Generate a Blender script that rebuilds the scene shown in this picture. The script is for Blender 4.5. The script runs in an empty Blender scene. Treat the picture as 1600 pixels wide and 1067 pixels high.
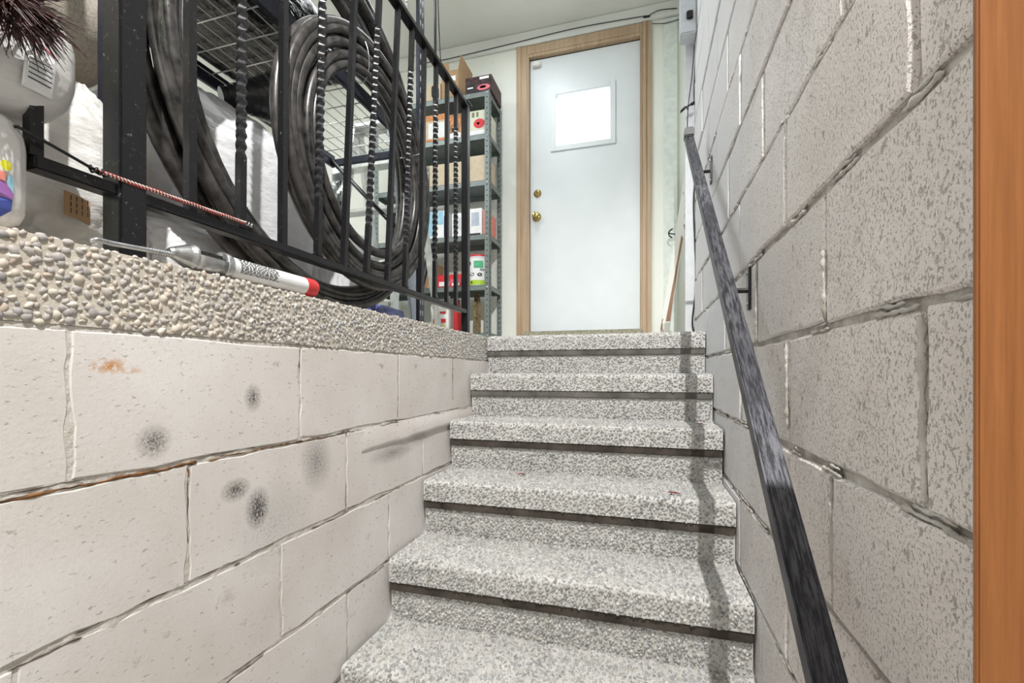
import bpy, bmesh, math, random
import numpy as np
from mathutils import Vector, Matrix, noise
random.seed(7); rng = np.random.default_rng(7)
PI = math.pi
S = bpy.context.scene
COL = S.collection

# ------------------------------------------------------------------ camera, world, lights, exposure
TH = math.atan(205 / 709.0)
cam_d = bpy.data.cameras.new('camera'); cam = bpy.data.objects.new('camera', cam_d); COL.objects.link(cam)
cam_d.lens = 709 / 1600 * 36; cam_d.sensor_width = 36; cam_d.shift_y = 49.5 / 1600
cam_d.clip_start = 0.01
cam.location = (0, 0, 0); cam.rotation_euler = (PI / 2, 0, TH)
S.camera = cam
w = bpy.data.worlds.new('world'); S.world = w; w.use_nodes = True
w.node_tree.nodes['Background'].inputs[0].default_value = (0.93, 0.97, 1.0, 1)
w.node_tree.nodes['Background'].inputs[1].default_value = 2.6
S.view_settings.view_transform = 'Standard'; S.view_settings.look = 'None'
S.view_settings.gamma = 1; S.view_settings.exposure = 0.55; S.view_settings.use_curve_mapping = False

def lamp(name, kind, loc, energy, color=(1, 1, 1), rot=(0, 0, 0), **k):
    d = bpy.data.lights.new(name, kind); d.energy = energy; d.color = color
    for a, b in k.items(): setattr(d, a, b)
    o = bpy.data.objects.new(name, d); o.location = loc; o.rotation_euler = rot; COL.objects.link(o); return o
lamp('stairwell_light', 'SPOT', (0.218, -0.35, 2.32), 285, (1.0, 0.985, 0.96), rot=(math.radians(22), 0, math.radians(20)), shadow_soft_size=0.014, spot_size=math.radians(116), spot_blend=.6)
lamp('garage_near_fill', 'AREA', (-0.75, 2.2, 2.5), 10.5, (0.93, 0.98, 1.0), shape='RECTANGLE', size=0.25, size_y=1.2)  # unseen fill added to brighten the door wall and shelves
lamp('garage_far_fill', 'AREA', (-2.2, 1.2, 2.5), 27, (0.95, 0.98, 1.0), shape='RECTANGLE', size=0.8, size_y=1.6)  # unseen fill added to lift the ceiling and upper right wall
lamp('stair_foot_fill', 'AREA', (-0.62, -1.2, .6), 6, (1.0, 0.97, 0.96), rot=(math.radians(88), 0, math.radians(-22)), shape='RECTANGLE', size=.5, size_y=1.2)  # unseen fill added behind the camera, turned to brighten the right wall

def PX(px, py, X=None, Y=None, Z=None):
    u = (px - 800) / 709; v = (583 - py) / 709
    d = Vector((u * math.cos(TH) - math.sin(TH), u * math.sin(TH) + math.cos(TH), v))
    t = X / d.x if X is not None else (Y / d.y if Y is not None else Z / d.z)
    return d * t

# ------------------------------------------------------------------ materials
class NT:
    def __init__(s, name):
        s.m = bpy.data.materials.new(name); s.m.use_nodes = True
        s.t = s.m.node_tree; s.n = s.t.nodes; s.b = s.n['Principled BSDF']
    def add(s, k, **p):
        n = s.n.new(k)
        for a, b in p.items(): setattr(n, a, b)
        return n
    def link(s, a, b): s.t.links.new(a, b)
    def pos(s, scale=(1, 1, 1), world=True):
        g = s.add('ShaderNodeNewGeometry') if world else s.add('ShaderNodeTexCoord')
        out = g.outputs['Position'] if world else g.outputs['Object']
        mp = s.add('ShaderNodeMapping'); mp.inputs['Scale'].default_value = scale
        s.link(out, mp.inputs[0]); return mp.outputs[0]
    def noise(s, vec, scale, detail=4, rough=.55):
        n = s.add('ShaderNodeTexNoise'); n.inputs['Scale'].default_value = scale
        n.inputs['Detail'].default_value = detail; n.inputs['Roughness'].default_value = rough
        s.link(vec, n.inputs['Vector']); return n.outputs['Fac']
    def voro(s, vec, scale):
        n = s.add('ShaderNodeTexVoronoi'); n.inputs['Scale'].default_value = scale
        s.link(vec, n.inputs['Vector']); return n.outputs['Distance']
    def rng(s, f, a, b, c=0., d=1.):
        n = s.add('ShaderNodeMapRange'); s.link(f, n.inputs[0])
        for i, x in enumerate((a, b, c, d)): n.inputs[i + 1].default_value = x
        return n.outputs[0]
    def math(s, op, a, b):
        n = s.add('ShaderNodeMath', operation=op)
        for i, x in enumerate((a, b)):
            if isinstance(x, (int, float)): n.inputs[i].default_value = x
            else: s.link(x, n.inputs[i])
        return n.outputs[0]
    def mix(s, f, a, b):
        n = s.add('ShaderNodeMix', data_type='RGBA')
        for sock, x in ((n.inputs[0], f), (n.inputs[6], a), (n.inputs[7], b)):
            if isinstance(x, (int, float)): sock.default_value = x
            elif isinstance(x, tuple): sock.default_value = (*x[:3], 1)
            else: s.link(x, sock)
        return n.outputs[2]
    def bump(s, f, strength=.4, dist=.002):
        n = s.add('ShaderNodeBump'); n.inputs['Strength'].default_value = strength
        n.inputs['Distance'].default_value = dist; s.link(f, n.inputs['Height'])
        s.link(n.outputs[0], s.b.inputs['Normal']); return n
    def base(s, c):
        if isinstance(c, tuple): s.b.inputs['Base Color'].default_value = (*c[:3], 1)
        else: s.link(c, s.b.inputs['Base Color'])
    def set(s, rough=.6, metal=0., spec=.5):
        s.b.inputs['Roughness'].default_value = rough; s.b.inputs['Metallic'].default_value = metal
        s.b.inputs['Specular IOR Level'].default_value = spec

_simple = {}
def M(name, col, rough=.6, metal=0., var=.06, scale=30, bump=0., bscale=120, spec=.4, streak=(1, 1, 1)):
    if name in _simple: return _simple[name]
    t = NT(name); v = t.pos(streak)
    n = t.noise(v, scale); dark = tuple(max(0, c * (1 - var * 3)) for c in col); lite = tuple(min(1, c * (1 + var)) for c in col)
    t.base(t.mix(t.rng(n, .3, .7), dark, lite)); t.set(rough, metal, spec)
    if bump: t.bump(t.noise(v, bscale), bump, .002)
    _simple[name] = t.m; return t.m

def spots(t, p, lst, nz):
    acc = None
    for (y, z, ry, rz, k) in lst:
        a = t.add('ShaderNodeVectorMath', operation='SUBTRACT'); t.link(p, a.inputs[0]); a.inputs[1].default_value = (0, y, z)
        m = t.add('ShaderNodeVectorMath', operation='MULTIPLY'); t.link(a.outputs[0], m.inputs[0]); m.inputs[1].default_value = (0, 1 / ry, 1 / rz)
        l = t.add('ShaderNodeVectorMath', operation='LENGTH'); t.link(m.outputs[0], l.inputs[0])
        f = t.rng(l.outputs['Value'], 1.0, 0.1, 0, k)
        acc = f if acc is None else t.math('MAXIMUM', acc, f)
    return t.math('MULTIPLY', acc, nz)

def mat_left_block():
    t = NT('cream_painted_block'); p = t.pos()
    big = t.noise(p, 3.2, 3); fine = t.noise(p, 160, 5, .7); streak = t.noise(t.pos((1, 60, 9)), 6, 3)
    c = t.mix(t.rng(big, .35, .65), (.62, .575, .54), (.735, .705, .685))
    c = t.mix(t.math('MULTIPLY', t.rng(streak, .5, .75), .25), c, (.60, .545, .48))
    pit = t.rng(t.noise(t.pos((1, .7, 1.5)), 105, 4, .72), .62, .68)
    c = t.mix(t.math('MULTIPLY', pit, .65), c, (.33, .28, .24))
    nz = t.rng(t.noise(p, 230, 4, .8), .36, .6, .12, 1)
    soot_and_ledge_shade = spots(t, p, [(.692, -.047, .022, .030, .75), (.51, -.104, .030, .030, .7), (.704, -.262, .034, .048, 1.0), (.655, -.213, .035, .024, .8),
                        (.868, -.20, .055, .075, .5), (1.2, -.235, .14, .03, .5), (1.35, -.215, .10, .025, .4), (.745, -.30, .12, .10, .22)], nz)  # marks under the render ledge paint its shadow; the others are soot
    c = t.mix(t.math('MINIMUM', t.math('MULTIPLY', soot_and_ledge_shade, 1.5), .95), c, (.04, .035, .033))
    chips = spots(t, p, [(.75, .018, .014, .008, .8), (1.13, .02, .022, .010, .8), (1.33, .024, .022, .010, .8), (1.56, -.005, .03, .010, .8),
                         (.64, -.40, .02, .02, .3), (1.07, -.44, .02, .015, .3)], t.rng(t.noise(p, 120, 3), .42, .5))
    c = t.mix(chips, c, (.30, .25, .20))
    rust = spots(t, p, [(.451, .010, .030, .014, 1.0), (.475, .004, .024, .006, .7)], t.rng(t.noise(p, 90, 4, .7), .44, .5))
    c = t.mix(rust, c, (.55, .25, .08))
    t.base(c); t.set(.75, 0, .25)
    h = t.math('SUBTRACT', t.math('MULTIPLY', fine, .5), pit)
    t.bump(h, .55, .0025); return t.m
def mat_left_mortar():
    t = NT('cream_painted_mortar'); p = t.pos()
    c = t.mix(t.rng(t.noise(p, 40, 4), .4, .65), (.56, .52, .47), (.67, .64, .60))
    t.base(c); t.set(.85, 0, .2); t.bump(t.noise(p, 110, 5, .7), .8, .004); return t.m
def mat_right_block():
    t = NT('grey_pitted_block'); p = t.pos()
    big = t.noise(p, 4, 4); c = t.mix(t.rng(big, .33, .67), (.74, .68, .64), (.86, .815, .785))
    pn = t.noise(t.pos((1, 1, .8)), 290, 3, .7); p2 = t.noise(t.pos((1, 1, .7)), 85, 3, .65); pit = t.math('MAXIMUM', t.rng(pn, .565, .63, 0, .85), t.rng(p2, .635, .68))
    c = t.mix(t.math('MULTIPLY', pit, .5), c, (.13, .11, .095))  # pits darkened in the colour, painting the shade inside the cavities
    sp = t.rng(t.noise(p, 34, 4, .7), .62, .70)
    c = t.mix(t.math('MULTIPLY', sp, .3), c, (.30, .26, .22))
    wh = t.rng(t.noise(p, 60, 3), .62, .7); c = t.mix(t.math('MULTIPLY', wh, .35), c, (.78, .76, .73))
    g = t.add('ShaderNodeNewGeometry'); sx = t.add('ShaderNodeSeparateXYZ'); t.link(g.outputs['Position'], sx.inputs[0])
    painted_far_light = t.rng(t.math('ADD', sx.outputs[1], t.math('MULTIPLY', t.noise(p, 5, 3), .8)), 1.25, 2.1)  # door end whitened: bright light painted into the block colour
    c = t.mix(t.math('MULTIPLY', painted_far_light, .85), c, (.80, .81, .84))
    t.base(c); t.set(.85, 0, .2)
    h = t.math('SUBTRACT', t.math('MULTIPLY', t.noise(p, 330, 4, .75), .7), pit)
    t.bump(h, .8, .0035); return t.m
def mat_right_mortar():
    t = NT('rough_grey_mortar'); p = t.pos()
    c = t.mix(t.rng(t.noise(p, 14, 5, .65), .35, .65), (.38, .35, .31), (.66, .63, .59))
    t.base(c); t.set(.9, 0, .2); t.bump(t.noise(p, 150, 5, .7), .9, .004); return t.m
def mat_cement(name, a, b, brown=0):
    t = NT(name); p = t.pos()
    c = t.mix(t.rng(t.noise(p, 12, 5, .6), .3, .7), a, b)
    t.base(c); t.set(.9, 0, .2); t.bump(t.noise(p, 220, 4, .7), .6, .002); return t.m
def mat_pebble(name, tint=(1, 1, 1)):
    t = NT(name); a = t.add('ShaderNodeAttribute'); a.attribute_name = 'tone'
    p = t.pos(); dirt = t.rng(t.noise(p, 7, 5, .6), .35, .7)
    c = t.mix(t.math('MULTIPLY', dirt, .35), a.outputs['Color'], (.62 * tint[0], .60 * tint[1], .57 * tint[2]))
    t.base(c); t.set(.62, 0, .35); return t.m
def mat_wood(name, a, b, sc=14, rough=.5, grain=(60, 60, 1.3)):
    t = NT(name); v = t.pos(grain)
    n = t.noise(v, 1.6, 6, .6); n2 = t.noise(t.pos((2, 2, .5)), sc * .3, 3)
    c = t.mix(t.rng(n, .3, .7), a, b); c = t.mix(t.math('MULTIPLY', t.rng(n2, .5, .7), .5), c, a)
    t.base(c); t.set(rough, 0, .4); t.bump(n, .25, .002); return t.m
def mat_iron():
    t = NT('black_painted_iron'); p = t.pos()
    n = t.noise(p, 130, 5, .7); sc = t.noise(t.pos((20, 3, 6)), 22, 4, .8)
    c = t.mix(t.rng(n, .64, .72), (.012, .012, .014), (.30, .29, .28))
    t.base(t.mix(t.math('MULTIPLY', t.rng(sc, .6, .75), .4), c, (.16, .16, .17))); t.set(.3, .1, .35)
    t.bump(t.noise(p, 90, 3), .2, .001); return t.m
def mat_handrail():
    t = NT('worn_handrail_lit_top'); p = t.pos((9, .8, .9))
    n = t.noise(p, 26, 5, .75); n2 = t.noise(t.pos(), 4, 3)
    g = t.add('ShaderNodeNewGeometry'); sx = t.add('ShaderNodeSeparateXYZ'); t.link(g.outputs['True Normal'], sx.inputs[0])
    f = t.math('MULTIPLY', t.math('MULTIPLY', t.rng(n, .44, .56), t.rng(n2, .35, .6, .25, 1)), t.rng(sx.outputs[2], .3, .6, .06, 1))  # grey scratches, and upward faces painted paler for the light they reflect
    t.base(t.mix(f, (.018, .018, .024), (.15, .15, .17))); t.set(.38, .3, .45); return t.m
def mat_door():
    t = NT('white_painted_steel_door'); p = t.pos()
    c = t.mix(t.rng(t.noise(p, 3, 4), .3, .7), (.69, .74, .77), (.75, .80, .83))
    t.base(c); t.set(.35, 0, .4); return t.m
def mat_wall():
    t = NT('pale_painted_wall'); p = t.pos()
    c = t.mix(t.rng(t.noise(p, 2.2, 4), .35, .65), (.80, .83, .77), (.86, .88, .83))
    sc = t.rng(t.noise(p, 9, 4), .68, .72); c = t.mix(t.math('MULTIPLY', sc, .18), c, (.55, .56, .48))
    t.base(c); t.set(.6, 0, .3); t.bump(t.noise(p, 60, 3), .1, .002); return t.m
def mat_plastic(name, a, b, rough=.3, alpha=1, sc=18, trans=0., bs=.5):
    t = NT(name); p = t.pos()
    n = t.noise(t.pos((1, 1, 2.2)), sc, 5, .6)
    t.base(t.mix(t.rng(n, .35, .65), a, b)); t.set(rough, 0, .5); t.bump(n, bs, .01)
    t.b.inputs['Transmission Weight'].default_value = trans
    return t.m

LB, LM, RB, RM = mat_left_block(), mat_left_mortar(), mat_right_block(), mat_right_mortar()
CEM = mat_cement('pale_cement', (.50, .49, .47), (.62, .61, .59)); CEML = mat_cement('sandy_cement', (.50, .45, .38), (.62, .57, .50))
PEB = mat_pebble('grey_pebbles'); PEBL = mat_pebble('river_pebbles', (1.0, .94, .86))
IRON, RAILM, DOORM, WALLM = mat_iron(), mat_handrail(), mat_door(), mat_wall()
TAN = mat_wood('tan_wood_casing', (.36, .25, .155), (.57, .43, .30)); ORANGE = mat_wood('orange_varnished_wood', (.24, .085, .024), (.38, .15, .048), rough=.45, grain=(120, 120, 4))
BROWNW = mat_wood('bare_brown_wood', (.22, .12, .07), (.36, .2, .12))
CEIL = M('ceiling_paint', (.80, .82, .79), .8, var=.02, scale=3)
BLACKP = M('black_poly_pipe', (.062, .057, .055), .34, var=.3, scale=40, bump=.15, bscale=160, spec=.55, streak=(1, 1, 1))
BLACKPL = M('black_plastic', (.02, .02, .024), .32, var=.2, spec=.5)
BAGW = mat_plastic('white_plastic_bag', (.66, .67, .69), (.76, .76, .78), .27)
BAGG = mat_plastic('dusty_white_bag', (.58, .57, .55), (.70, .69, .67), .33)
BAGK = mat_plastic('black_plastic_bag', (.008, .008, .009), (.02, .02, .022), .12, sc=13, bs=.9)
SACK = mat_plastic('printed_sack_white', (.64, .63, .62), (.72, .71, .70), .4, sc=10, bs=.3)
STEEL = M('grey_enamel_steel', (.20, .235, .23), .42, .35, var=.05); STEELK = M('dark_hole', (.015, .015, .016), .9, var=0)
RACKM = M('blue_black_rack_steel', (.035, .037, .055), .35, .4, var=.1); WIREM = M('zinc_wire', (.62, .63, .63), .3, .8, var=.05)
ALU = M('aluminium', (.62, .65, .64), .35, .7, var=.06); GALV = M('galvanised_steel', (.50, .51, .52), .3, .85, var=.12, scale=60)
BRASS = M('brass', (.55, .42, .16), .22, .9, var=.15, scale=90)
CARD = M('brown_cardboard', (.42, .27, .15), .8, var=.05); CARDL = M('beige_carton', (.62, .52, .38), .75, var=.04)
CREAM = M('cream_carton', (.66, .66, .54), .6, var=.03); WHITE = M('white_print', (.80, .81, .82), .5, var=.02)
ORG = M('orange_print', (.66, .26, .09), .5, var=.12, scale=60); RED = M('red_print', (.62, .035, .04), .4, var=.04)
PINK = M('pink_print', (.62, .15, .2), .5, var=.05); BLUEP = M('light_blue_print', (.32, .58, .74), .5, var=.06); NAVY = M('navy_print', (.05, .07, .2), .5, var=.1)
GREEN = M('green_print', (.10, .48, .25), .5, var=.1); LIME = M('lime_print', (.42, .62, .05), .5, var=.03); INK = M('black_ink', (.02, .02, .02), .6, var=0)
PURP = M('purple_print', (.33, .14, .42), .5, var=.05); YEL = M('yellow_print', (.75, .72, .04), .5, var=.03); SALM = M('salmon_print', (.75, .25, .2), .5, var=.03)
BLUE = M('blue_print', (.06, .09, .36), .5, var=.05); BEIGE = M('beige_fabric', (.52, .47, .40), .95, var=.1, scale=200, bump=.5, bscale=300)
PIPEINK = M('green_pipe_print', (.13, .18, .09), .6, var=.1); BUNG = M('red_cord', (.32, .05, .05), .8, var=.1); PALE = M('pale_cord', (.72, .66, .60), .8, var=.05)
LEAF = M('dry_red_leaf', (.26, .06, .07), .7, var=.2, scale=90); STRAW = M('straw', (.36, .26, .13), .8, var=.3, scale=60)
BRIST = M('brown_bristle', (.07, .028, .025), .5, var=.4, scale=80); LGREY = M('pale_grey_plastic', (.58, .62, .66), .4, var=.04)
BLSHEET = M('pale_blue_panel', (.46, .52, .62), .35, var=.06); CABLE = M('black_cable_rubber', (.015, .015, .015), .45, var=.1)
CHIP = NT('chipped_white_paint'); _p = CHIP.pos(); CHIP.base(CHIP.mix(CHIP.rng(CHIP.noise(CHIP.pos((1, 1, .25)), 22, 4, .7), .60, .64), (.80, .80, .76), (.25, .14, .09))); CHIP.set(.6); CHIP = CHIP.m
GLASS = NT('clear_glass'); GLASS.base((1, 1, 1)); GLASS.set(.02); GLASS.b.inputs['Transmission Weight'].default_value = 1; GLASS.b.inputs['IOR'].default_value = 1.1; GLASS = GLASS.m

# ------------------------------------------------------------------ geometry helpers
class MB:
    """mesh collector"""
    def __init__(s): s.v = []; s.f = []
    def box(s, x0, x1, y0, y1, z0, z1, bev=0.0):
        if bev <= 0:
            b = len(s.v)
            s.v += [(x, y, z) for x in (x0, x1) for y in (y0, y1) for z in (z0, z1)]
            s.f += [tuple(b + i for i in q) for q in ((0, 1, 3, 2), (4, 6, 7, 5), (0, 4, 5, 1), (2, 3, 7, 6), (0, 2, 6, 4), (1, 5, 7, 3))]
            return s
        bm = bmesh.new(); bmesh.ops.create_cube(bm, size=1)
        for v in bm.verts: v.co = Vector(((x0 + x1) / 2 + v.co.x * (x1 - x0), (y0 + y1) / 2 + v.co.y * (y1 - y0), (z0 + z1) / 2 + v.co.z * (z1 - z0)))
        bmesh.ops.bevel(bm, geom=bm.edges[:], offset=bev, segments=2, affect='EDGES')
        return s.bm(bm)
    def bm(s, bm, mat=None):
        b = len(s.v); bm.verts.index_update()
        s.v += [tuple((mat @ v.co) if mat else v.co) for v in bm.verts]
        s.f += [tuple(b + v.index for v in f.verts) for f in bm.faces]
        bm.free(); return s
    def tube(s, pts, r, seg=10, closed=False, cap=True, up=Vector((0, 0, 1))):
        pts = [Vector(p) for p in pts]; n = len(pts); b = len(s.v)
        rr = r if isinstance(r, (list, tuple)) else [r] * n
        prev = None
        for i, p in enumerate(pts):
            if closed: t = pts[(i + 1) % n] - pts[i - 1]
            else: t = pts[min(i + 1, n - 1)] - pts[max(i - 1, 0)]
            t.normalize()
            if prev is None:
                a = up if abs(t.dot(up)) < .9 else Vector((1, 0, 0)); nn = (a - t * a.dot(t)).normalized()
            else: nn = (prev - t * prev.dot(t)).normalized()
            prev = nn; bb = t.cross(nn)
            for k in range(seg):
                a = 2 * PI * k / seg; s.v.append(tuple(p + (nn * math.cos(a) + bb * math.sin(a)) * rr[i]))
        m = n if closed else n - 1
        for i in range(m):
            j = (i + 1) % n
            for k in range(seg):
                k2 = (k + 1) % seg; s.f.append((b + i * seg + k, b + i * seg + k2, b + j * seg + k2, b + j * seg + k))
        if cap and not closed:
            s.f.append(tuple(b + k for k in reversed(range(seg)))); s.f.append(tuple(b + (n - 1) * seg + k for k in range(seg)))
        return s
    def lathe(s, prof, c, axis=(0, 0, 1), seg=24):
        ax = Vector(axis).normalized(); q = Vector((0, 0, 1)).rotation_difference(ax).to_matrix(); b = len(s.v); n = len(prof); c = Vector(c)
        for (r, h) in prof:
            for k in range(seg):
                a = 2 * PI * k / seg; s.v.append(tuple(c + q @ Vector((max(r, 1e-4) * math.cos(a), max(r, 1e-4) * math.sin(a), h))))
        for i in range(n - 1):
            for k in range(seg):
                k2 = (k + 1) % seg; s.f.append((b + i * seg + k, b + i * seg + k2, b + (i + 1) * seg + k2, b + (i + 1) * seg + k))
        s.f.append(tuple(b + k for k in reversed(range(seg)))); s.f.append(tuple(b + (n - 1) * seg + k for k in range(seg)))
        return s
    def poly(s, pts): b = len(s.v); s.v += [tuple(p) for p in pts]; s.f.append(tuple(range(b, b + len(pts)))); return s
    def xf(s, mat): s.v = [tuple(mat @ Vector(v)) for v in s.v]; return s
    def build(s, name, mat, parent=None, smooth=False, **k):
        me = bpy.data.meshes.new(name); me.from_pydata(s.v, [], s.f); me.update()
        return link(name, me, mat, parent, smooth, **k)
def link(name, me, mat, parent=None, smooth=False, **k):
    if mat is not None and not me.materials: me.materials.append(mat)
    if smooth: me.shade_smooth()
    o = bpy.data.objects.new(name, me); COL.objects.link(o)
    if parent is not None:
        o.parent = parent; o.matrix_parent_inverse = (Matrix.Translation(parent.location) @ parent.rotation_euler.to_matrix().to_4x4()).inverted() if k.pop('world', False) else Matrix()
    for a, b in k.items():
        if a != 'world': o[a] = b
    return o
def thing(name, label, cat, loc=(0, 0, 0), rz=0, group=None):
    o = bpy.data.objects.new(name, None); o.location = loc; o.rotation_euler = (0, 0, rz); o.empty_display_size = .05
    COL.objects.link(o); o['label'] = label; o['category'] = cat
    if group: o['group'] = group
    return o
def split(mb, name, mat, parent=None, smooth=False):
    par = list(range(len(mb.v)))
    def find(a):
        while par[a] != a: par[a] = par[par[a]]; a = par[a]
        return a
    for f in mb.f:
        for k in f[1:]: par[find(k)] = find(f[0])
    groups = {}
    for f in mb.f: groups.setdefault(find(f[0]), []).append(f)
    out = []
    for fs in groups.values():
        m = MB(); ix = {}
        for f in fs:
            for k in f:
                if k not in ix: ix[k] = len(m.v); m.v.append(mb.v[k])
            m.f.append(tuple(ix[k] for k in f))
        out.append(m.build(name, mat, parent, smooth))
    return out
def smooth_angle(o, ang=35):
    me = o.data; me.shade_smooth()
    try: me.set_sharp_from_angle(angle=math.radians(ang))
    except Exception: pass
    return o
def grid_mesh(fn, nu, nv, wrap=False):
    m = MB()
    for i in range(nu + 1):
        for j in range(nv + 1): m.v.append(tuple(fn(i / nu, j / nv)))
    for i in range(nu):
        for j in range(nv):
            a = i * (nv + 1) + j; m.f.append((a, a + nv + 1, a + nv + 2, a + 1))
    return m
def text_pts(body, size):
    cu = bpy.data.curves.new('t', 'FONT'); cu.body = body; cu.size = size; cu.resolution_u = 2
    o = bpy.data.objects.new('t', cu); COL.objects.link(o); dg = bpy.context.evaluated_depsgraph_get(); dg.update()
    me = bpy.data.meshes.new_from_object(o.evaluated_get(dg)); m = MB()
    m.v = [tuple(v.co) for v in me.vertices]; m.f = [tuple(p.vertices) for p in me.polygons]
    bpy.data.objects.remove(o); bpy.data.curves.remove(cu); bpy.data.meshes.remove(me); return m

# ------------------------------------------------------------------ setting dimensions
XL, XR = -.713, .25      # faces of the stairwell walls
ZF = .17                 # garage floor
YD = 3.30                # door wall
ZC = 2.55                # ceiling
RISE, RUN = .1757, .2145
YN0 = 2.01               # top nosing

def structure(name, mb, mat, parent=None, smooth=False):
    o = mb.build(name, mat, parent, smooth); o['kind'] = 'structure'; return o

# --- pebbles
def pebble_cloud(points, normals, radii, tones, seg=6, hr_=(.45, .75)):
    n = len(points); nrm = normals / np.linalg.norm(normals, axis=1, keepdims=True)
    ref = np.where(np.abs(nrm[:, 2:3]) < .8, np.array([[0, 0, 1.]]), np.array([[1., 0, 0]]))
    t1 = np.cross(nrm, ref); t1 /= np.linalg.norm(t1, axis=1, keepdims=True); t2 = np.cross(nrm, t1)
    rot = rng.uniform(0, 2 * PI, n); asp = rng.uniform(.5, .95, n); hgt = rng.uniform(*hr_, n)
    ang = np.arange(seg) * 2 * PI / seg
    ring = lambda k: (np.cos(ang) * k, np.sin(ang) * k)
    cr, sr = np.cos(rot)[:, None], np.sin(rot)[:, None]
    V = np.empty((n, 2 * seg + 1, 3))
    for ri, (k, h) in enumerate(((1.0, -.15), (.72, .62))):
        jit = rng.uniform(.78, 1.18, (n, seg))
        x = ring(k)[0][None] * jit * radii[:, None]; y = ring(k)[1][None] * jit * (radii * asp)[:, None]
        xx = x * cr - y * sr; yy = x * sr + y * cr
        V[:, ri * seg:(ri + 1) * seg] = points[:, None] + t1[:, None] * xx[..., None] + t2[:, None] * yy[..., None] + nrm[:, None] * (radii * hgt * h)[:, None, None]
    V[:, 2 * seg] = points + nrm * (radii * hgt)[:, None]
    F = []
    for k in range(seg):
        k2 = (k + 1) % seg
        F.append((k, k2, seg + k2)); F.append((k, seg + k2, seg + k)); F.append((seg + k, seg + k2, 2 * seg))
    F = np.array(F); nv = 2 * seg + 1
    allF = (F[None] + (np.arange(n) * nv)[:, None, None]).reshape(-1, 3)
    me = bpy.data.meshes.new('pebbles'); me.vertices.add(n * nv); me.vertices.foreach_set('co', V.reshape(-1).astype(np.float32))
    nf = len(allF); me.loops.add(nf * 3); me.loops.foreach_set('vertex_index', allF.reshape(-1).astype(np.int32))
    me.polygons.add(nf); me.polygons.foreach_set('loop_start', (np.arange(nf) * 3).astype(np.int32))
    try: me.polygons.foreach_set('loop_total', np.full(nf, 3, np.int32))
    except Exception: pass
    me.update(calc_edges=True); me.validate()
    a = me.attributes.new('tone', 'FLOAT_COLOR', 'POINT')
    c = np.ones((n, nv, 4)); c[:, :, :3] = tones[:, None]
    a.data.foreach_set('color', c.reshape(-1).astype(np.float32)); me.shade_smooth(); return me
GREYS = np.array([(.44, .43, .42), (.38, .38, .38), (.50, .49, .47), (.56, .55, .53), (.30, .30, .30), (.48, .45, .41), (.62, .61, .59), (.42, .43, .44)])
WARMS = np.array([(.55, .49, .42), (.42, .38, .36), (.38, .36, .35), (.58, .52, .44), (.48, .40, .33), (.31, .295, .29), (.64, .59, .52), (.46, .43, .40)])
def jgrid(w, h, s, jit=.36):
    nx, ny = max(1, int(w / s)), max(1, int(h / (s * .87)))
    i, j = np.meshgrid(np.arange(nx), np.arange(ny), indexing='ij')
    x = (i + .5 + .5 * (j % 2) - .25) * (w / nx) + rng.uniform(-jit, jit, i.shape) * s
    y = (j + .5) * (h / ny) + rng.uniform(-jit, jit, i.shape) * s
    x = x.ravel(); y = y.ravel(); k = (x > 0) & (x < w) & (y > 0) & (y < h); return x[k], y[k]

# --- garage floor slab with pebbled edge
slab = MB()
slab.box(-3.2, XL, -1.6, YD, .062, ZF); slab.box(XL, .36, YN0 + .05, YD, .05, ZF - .002)
floor = structure('floor', slab, CEML)
L = 2.75; x, y = jgrid(L, .108, .0098, .42)
P = np.stack([np.full_like(x, XL + .0005), -.6 + x, .0615 + y], 1)
rad = rng.uniform(.0030, .0068, len(x)) * (1 + .25 * (rng.random(len(x)) < .12))
Nn = np.stack([np.ones_like(x), rng.normal(0, .1, len(x)), rng.normal(0, .1, len(x))], 1)
mixw = np.clip((P[:, 1:2] - .35) / .6, 0, 1); idx = rng.integers(0, 8, len(x))
tone = (WARMS[idx] * (1 - mixw) + GREYS[idx] * .95 * mixw) * rng.uniform(.78, 1.1, (len(x), 1))
vis = P[:, 1] > .28
near = vis & (P[:, 1] < .62); ni = np.where(near)[0]
ni = ni[np.argsort(-rad[ni])][:300]; single = np.zeros(len(x), bool); single[ni] = True
rest = ~single
link('pebbles', pebble_cloud(P[rest], Nn[rest], rad[rest], tone[rest], 7, (.35, .6)), PEBL, floor, kind='stuff')
pm = []
for k in range(8):
    me = pebble_cloud(np.zeros((1, 3)), np.array([[1., 0, 0]]), np.array([1.]), np.array([WARMS[k] * .92]), 10, (.28, .48)); me.name = 'pebble'; me.materials.append(PEBL); pm.append(me)
for q in ni:
    o = bpy.data.objects.new('pebble', pm[random.randrange(8)]); COL.objects.link(o); o.parent = floor
    o.location = P[q]; r = rad[q] * 1.02; o.scale = (r, r, r); o.rotation_euler = (random.uniform(-PI, PI), 0, 0)
# top surface pebbles near the edge
x, y = jgrid(L, .06, .012, .42)
P = np.stack([XL - y, -.6 + x, np.full_like(x, ZF)], 1); idx = rng.integers(0, 8, len(x))
link('pebbles', pebble_cloud(P, np.tile([[0, 0, 1.]], (len(x), 1)), rng.uniform(.003, .006, len(x)), WARMS[idx], 6), PEBL, floor, kind='stuff')
lower = structure('floor', MB().box(-.713, .25, -1.6, 1.0, -1.3, -1.235), CEM)

STRIP = mat_cement('dark_brown_concrete_strip', (.03, .024, .02), (.10, .085, .072)); STRIPG = mat_cement('grey_concrete_strip', (.07, .066, .06), (.19, .18, .165))
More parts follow.
